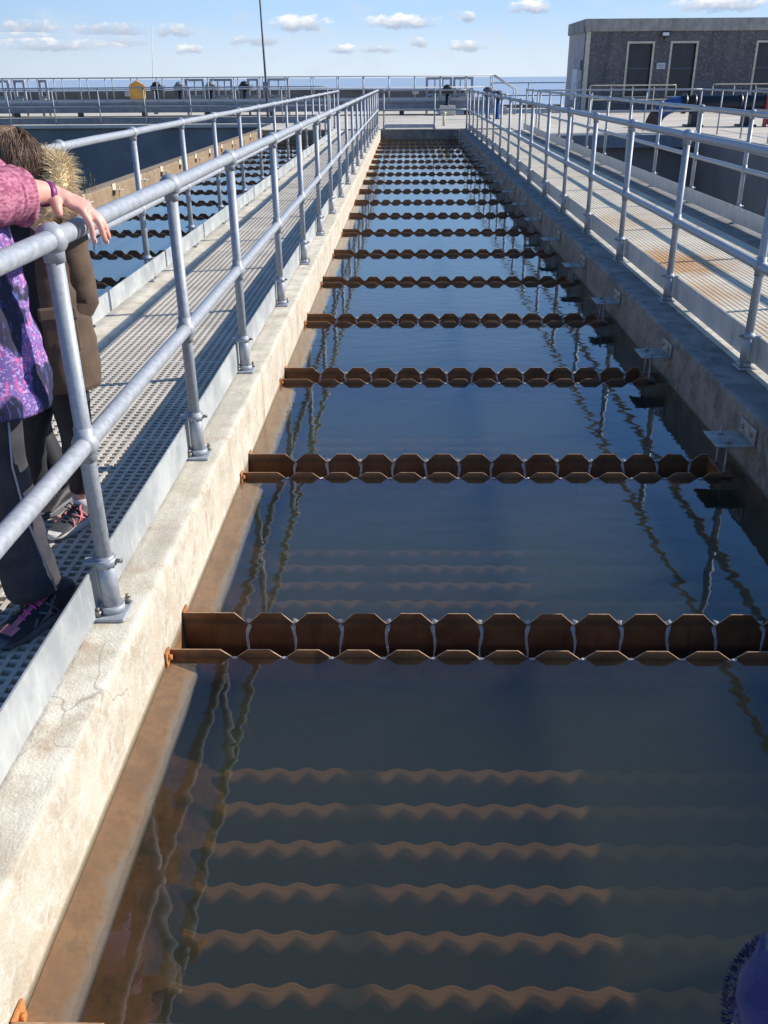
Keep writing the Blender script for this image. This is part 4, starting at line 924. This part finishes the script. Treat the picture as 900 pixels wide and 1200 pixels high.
def person_two():
    root = thing('person', 'child in brown parka with tan fur hood and brown hair, back turned to the railing', 'person', (-1.20, 2.95, -.018)); inv = Matrix.Translation((1.20, -2.95, .018))
    f, l, u = frame_of((-.42, -.9, 0)); hf = V(-.80, -.45, -.38).normalized(); hc = V(-1.232, 2.945, 1.198)
    b = MB(); at = add_head(b, hc, hf, .95)
    b.tube([V(-1.195, 2.965, 1.0), V(-1.195, 2.96, 1.10), V(-1.20, 2.95, 1.17)], [.05, .043, .045], 14)
    torso(b, (-1.195, 2.96), f, [(.50, .10, .08, 0, 0), (.75, .10, .075, 0, 0), (.98, .12, .075, 0, 0), (1.05, .07, .05, 0, 0)], 1, 0, 1, 24)
    La = [V(-1.085, 2.93, .99), V(-1.075, 2.96, .80), V(-1.13, 2.90, .74)]; Ra = [V(-1.31, 3.0, .99), V(-1.335, 3.0, .80), V(-1.27, 2.93, .74)]
    for A in (La, Ra): b.tube(spline(A), .03, 12); generic_hand(b, A[-1], (-.45 if A is La else .45, .1, -.25), (0, 1, 0), .75)
    legL = [(-1.165, 2.945, .56), (-1.155, 2.93, .33), (-1.188, 2.975, .06)]; legR = [(-1.25, 2.975, .56), (-1.33, 2.95, .33), (-1.375, 3.02, .06)]
    for A in (legL, legR): b.tube(spline(A), [.05]*4+[.04]*5+[.03]*4, 12)
    finish_body(b, root, .007); face_details(root, at, .95)
    t = MB(); leg(t, [(-1.165, 2.945, .58), (-1.155, 2.93, .33), (-1.184, 2.968, .115)], [.076, .055, .042], 4, .005, 22); t.obj('legging', 'black leggings', root)
    t = MB(); leg(t, [(-1.25, 2.975, .58), (-1.33, 2.95, .33), (-1.37, 3.01, .10)], [.076, .055, .042], 6, .005, 22); t.obj('legging', 'black leggings', root)
    t = MB(); t.cyl((-1.187, 2.974, .04), (-1.186, 2.972, .082), .038, 16); t.obj('sock', 'sock', root)
    shoe(root, (-1.172, 3.012), (-1.252, 2.795), 'shoe grey', 'sole white', None, 'shoe black', 'shoe pink', .082, h=.085); shoe(root, (-1.362, 3.055), (-1.44, 2.84), 'shoe grey', 'sole white', None, 'shoe black', 'shoe pink', .082, h=.085)
    p = MB(); torso(p, (-1.20, 2.96), f, [(.515, .148, .115, .0, .0), (.53, .155, .12, 0, 0), (.70, .152, .12, 0, 0), (.84, .148, .118, 0, 0), (1.0, .158, .11, 0, 0), (1.06, .125, .09, 0, 0), (1.10, .075, .07, 0, 0)], 6, .011, 11, 44)
    for i, fc in enumerate(p.f):
        c = sum((Vector(p.v[j]) for j in fc), Vector())/len(fc); q = c-V(-1.20, 2.96, 0); q.z = 0; q.normalize()
        if q.dot(V(-.55, -.83, 0)) > .64 and c.z > .66: p.mi[i] = 1
    pk = p.obj('parka', ['brown parka', 'black lining'], root)
    s = MB(); 
    for q in ((-.1),): s.bbox(-.055, .055, -.012, .012, -.065, .065, .01)
    fl = s.obj('pocket', 'brown parka', pk, (-1.115, 2.845, .72)); fl.rotation_euler = (R(6), 0, R(22))
    s = MB(); s.bbox(-.06, .06, -.010, .010, -.022, .022, .008); fl = s.obj('pocket_flap', 'brown parka', pk, (-1.113, 2.835, .785)); fl.rotation_euler = (R(-8), 0, R(22))
    for A, sd_ in ((La, 2), (Ra, 7)):
        s = MB(); leg(s, [A[0]+V(0, 0, .03), A[1], A[2]], [.068, .056, .046], sd_, .008, 16); s.obj('sleeve', 'brown parka', root)
    s = MB(); s.tube(spline([(-1.28, 2.86, 1.04), (-1.30, 2.82, .93), (-1.335, 2.83, .80)]), (.016), 8, flat=.25); s.obj('bag_strap', 'orange strap', root)
    # hood lying back with its fur trim
    hd = MB(); hd.tube(spline([V(-1.275, 2.93, 1.115), V(-1.23, 3.05, 1.125), V(-1.13, 3.05, 1.125), V(-1.075, 2.96, 1.115), V(-1.10, 2.86, 1.08)]), .05, 14, fn=wrinkle(.01, 18, 3)); hd.obj('hood', 'brown parka', root)
    fr = MB(); arc = spline([V(-1.25, 2.86, 1.07), V(-1.285, 2.95, 1.14), V(-1.235, 3.04, 1.20), V(-1.140, 3.03, 1.225), V(-1.075, 2.955, 1.205), V(-1.072, 2.87, 1.13), V(-1.14, 2.82, 1.05)], 8)
    fr.tube(arc, .026, 10)
    for k in range(5200):
        i = random.randrange(len(arc)-1); p0 = arc[i].lerp(arc[i+1], random.random()); t = (arc[i+1]-arc[i]).normalized()
        a = random.uniform(0, 2*math.pi); x = t.orthogonal().normalized(); y = t.cross(x); d = (x*math.cos(a)+y*math.sin(a)+V(.25, .1, .35)*random.random()).normalized(); L = random.uniform(.022, .05)
        strands(fr, [p0+d*.02, p0+d*(.02+L*.5)+V(random.gauss(0, .003), 0, random.gauss(0, .003)), p0+d*(.02+L)+V(random.gauss(0, .008), random.gauss(0, .008), -.006)], .0013)
    fr.obj('fur_trim', 'fur tan', root)
    h = MB(); h.ball(hc-hf*.018+V(0, 0, .026), 1, 22, 14, sc=(.088, .088, .098))
    crown = (V(.35, .25, .9)).normalized(); cc = hc+V(0, 0, .024)-hf*.014
    for k in range(5200):
        e = random.uniform(-.25, 1.5); a = random.uniform(0, 2*math.pi); d = V(math.cos(a)*math.cos(e), math.sin(a)*math.cos(e), math.sin(e))
        if d.dot(hf) > .45: continue
        seg = []; swirl = random.gauss(0, .25); step = random.uniform(.10, .17); rad = random.uniform(1.0, 1.10)
        for q in range(8):
            seg.append(cc+V(d.x*.090, d.y*.090, d.z*.099)*(rad+.006*q) if d.z > -.45 else seg[-1]+V(random.gauss(0, .002), random.gauss(0, .002), -.016))
            tg = (d-crown*d.dot(crown))*1.0-crown*.35+V(0, 0, -.75); tg = tg-d*tg.dot(d); tg = tg.normalized()+d.cross(tg.normalized())*swirl; d = (d+tg*step).normalized()
        strands(h, seg, random.uniform(.0008, .0017))
    h.obj('hair', 'hair brown', root)
    for ch in root.children: ch.matrix_parent_inverse = inv
person_two()

def person_three():
    root = thing('person', 'person in black jacket and black leggings mostly hidden behind the purple patterned jacket', 'person', (-1.50, 3.25, -.018)); inv = Matrix.Translation((1.50, -3.25, .018))
    f, l, u = frame_of((-.25, -.97, 0)); hf = V(-.6, -.8, -.1); hc = V(-1.56, 3.22, 1.20); b = MB(); at = add_head(b, hc, hf, .93)
    b.tube([V(-1.53, 3.25, 1.0), V(-1.55, 3.23, 1.16)], [.05, .045], 14)
    torso(b, (-1.52, 3.25), f, [(.55, .10, .08, 0, 0), (.98, .12, .075, 0, 0), (1.05, .07, .05, 0, 0)], 1, 0, 1, 24)
    La = [V(-1.41, 3.22, .98), V(-1.41, 3.22, .78), V(-1.44, 3.10, .62)]; Ra = [V(-1.64, 3.27, .98), V(-1.67, 3.26, .78), V(-1.67, 3.14, .64)]
    for A in (La, Ra): b.tube(spline(A), .03, 12); generic_hand(b, A[-1], (-.1, -.5, -1), (-1, .2, 0), .8)
    legA = [(-1.47, 3.22, .60), (-1.405, 3.13, .36), (-1.315, 3.12, .06)]; legB = [(-1.57, 3.27, .60), (-1.59, 3.28, .33), (-1.545, 3.46, .06)]
    for A in (legA, legB): b.tube(spline(A), [.05]*4+[.04]*5+[.03]*4, 12)
    finish_body(b, root, .008); face_details(root, at, .93)
    for A, k in ((legA, 3), (legB, 5)): t = MB(); leg(t, A, [.080, .062, .046], k, .006, 18); t.obj('legging', 'black leggings', root)
    shoe(root, (-1.30, 3.155), (-1.365, 2.955), 'shoe black', 'sole grey', None, 'shoe black', None, .082, h=.09); shoe(root, (-1.525, 3.50), (-1.59, 3.285), 'shoe black', 'shoe black', None, 'shoe black', None, .084, h=.12)
    p = MB(); torso(p, (-1.52, 3.25), f, [(.56, .14, .11, 0, 0), (.80, .142, .112, 0, 0), (1.0, .15, .10, 0, 0), (1.06, .11, .085, 0, 0), (1.10, .07, .065, 0, 0)], 2, .010, 10); p.obj('jacket', 'black lining', root)
    for A, k in ((La, 3), (Ra, 4)): s = MB(); leg(s, [A[0]+V(0, 0, .03), A[1], A[2]], [.064, .054, .044], k, .007, 16); s.obj('sleeve', 'black lining', root)
    h = MB(); h.ball(hc-hf.normalized()*.018+V(0, 0, .024), 1, 20, 12, sc=(.086, .086, .097)); 
    for k in range(300):
        a = random.uniform(0, 2*math.pi); e = random.uniform(-.3, 1.2); d = V(math.cos(a)*math.cos(e), math.sin(a)*math.cos(e), math.sin(e))
        if d.dot(hf.normalized()) > .45: continue
        p0 = hc+V(0, 0, .02)+d*.09; strands(h, [p0, p0+d*.01-V(0, 0, .05), p0-V(0, 0, .11)], .008)
    h.obj('hair', 'hair brown', root)
    for ch in root.children: ch.matrix_parent_inverse = inv
person_three()

def person_four():
    root = thing('person', 'person in fluffy blue purple sleeve at the bottom right corner of the picture', 'person', (.62, -.10, .004)); inv = Matrix.Translation((-.62, .10, -.004))
    f, l, u = frame_of((-.15, 1, 0)); hf = V(-.2, 1, -.3); hc = V(.62, -.08, 1.27); b = MB(); at = add_head(b, hc, hf, .93)
    b.tube([V(.62, -.10, 1.06), V(.62, -.09, 1.22)], [.05, .045], 14)
    torso(b, (.62, -.10), f, [(.60, .10, .08, 0, 0), (1.0, .12, .08, 0, 0), (1.10, .07, .05, 0, 0)], 1, 0, 1, 24)
    La = [V(.47, -.08, 1.06), V(.40, .13, .96), V(.275, .385, .895)]; Ra = [V(.75, -.10, 1.04), V(.80, -.08, .84), V(.80, .05, .70)]
    b.tube(spline(La), .03, 12); b.tube(spline(Ra), .03, 12); generic_hand(b, La[-1]+V(-.01, .03, -.02), (-.1, .25, -1), (0, -1, 0), .78); generic_hand(b, Ra[-1], (0, .4, -1), (-1, 0, 0), .8)
    for x in (.54, .70): b.tube(spline([(x, -.10, .62), (x, -.08, .36), (x, -.12, .07)]), [.05]*4+[.04]*5+[.03]*4, 12)
    finish_body(b, root, .008); face_details(root, at, .93)
    def fluff(name, mb, path, rad, n, length):
        o = mb
        for k in range(n):
            i = random.randrange(len(path)-1); p0 = path[i].lerp(path[i+1], random.random()); t = (path[i+1]-path[i]).normalized(); x = t.orthogonal().normalized(); y = t.cross(x); a = random.uniform(0, 6.283)
            d = (x*math.cos(a)+y*math.sin(a)); q = p0+d*rad*.97; j = V(random.gauss(0, .3), random.gauss(0, .3), random.gauss(0, .3)); strands(o, [q, q+(d+j*.5).normalized()*length*.5, q+(d+j).normalized()*length], .0006)
        return o.obj(name, 'fluffy blue', root)
    pa = spline([V(.49, -.07, 1.07), La[1], V(.310, .31, .912), V(.288, .37, .898)], 8); mb = MB(); mb.tube(pa, [.075-.018*i/(len(pa)-1) for i in range(len(pa))], 26, fn=wrinkle(.017, 26, 4)); fluff('sleeve', mb, pa, .062, 9000, .004)
    cu = [V(.292, .352, .903), V(.278, .388, .889), V(.271, .405, .871)]; mb = MB(); mb.tube(spline(cu), [.058]*3+[.064]*6+[.060, .056, .050, .042], 26, fn=wrinkle(.013, 34, 8)); fluff('cuff', mb, spline(cu), .059, 6000, .004)
    mb = MB(); leg(mb, [Ra[0], Ra[1], Ra[2]], [.07, .06, .05], 4, .008, 16); mb.obj('sleeve', 'fluffy blue', root)
    p = MB(); torso(p, (.62, -.10), f, [(.58, .15, .12, 0, 0), (.80, .15, .12, 0, 0), (1.0, .155, .11, 0, 0), (1.08, .12, .09, 0, 0), (1.14, .07, .065, 0, 0)], 2, .010, 10); p.obj('coat', 'fluffy blue', root)
    for x in (.54, .70):
        t = MB(); leg(t, [(x, -.10, .64), (x, -.08, .36), (x, -.12, .10)], [.085, .068, .056], 3, .006, 16); t.obj('trouser_leg', 'charcoal trousers', root); shoe(root, (x, -.17), (x, .05), 'shoe grey', 'sole white', None, 'shoe black', None, .084, z=.004, h=.09)
    h = MB(); h.ball(hc-hf.normalized()*.018+V(0, 0, .024), 1, 20, 12, sc=(.088, .088, .099)); h.obj('hair', 'hair brown', root)
    for ch in root.children: ch.matrix_parent_inverse = inv
person_four()
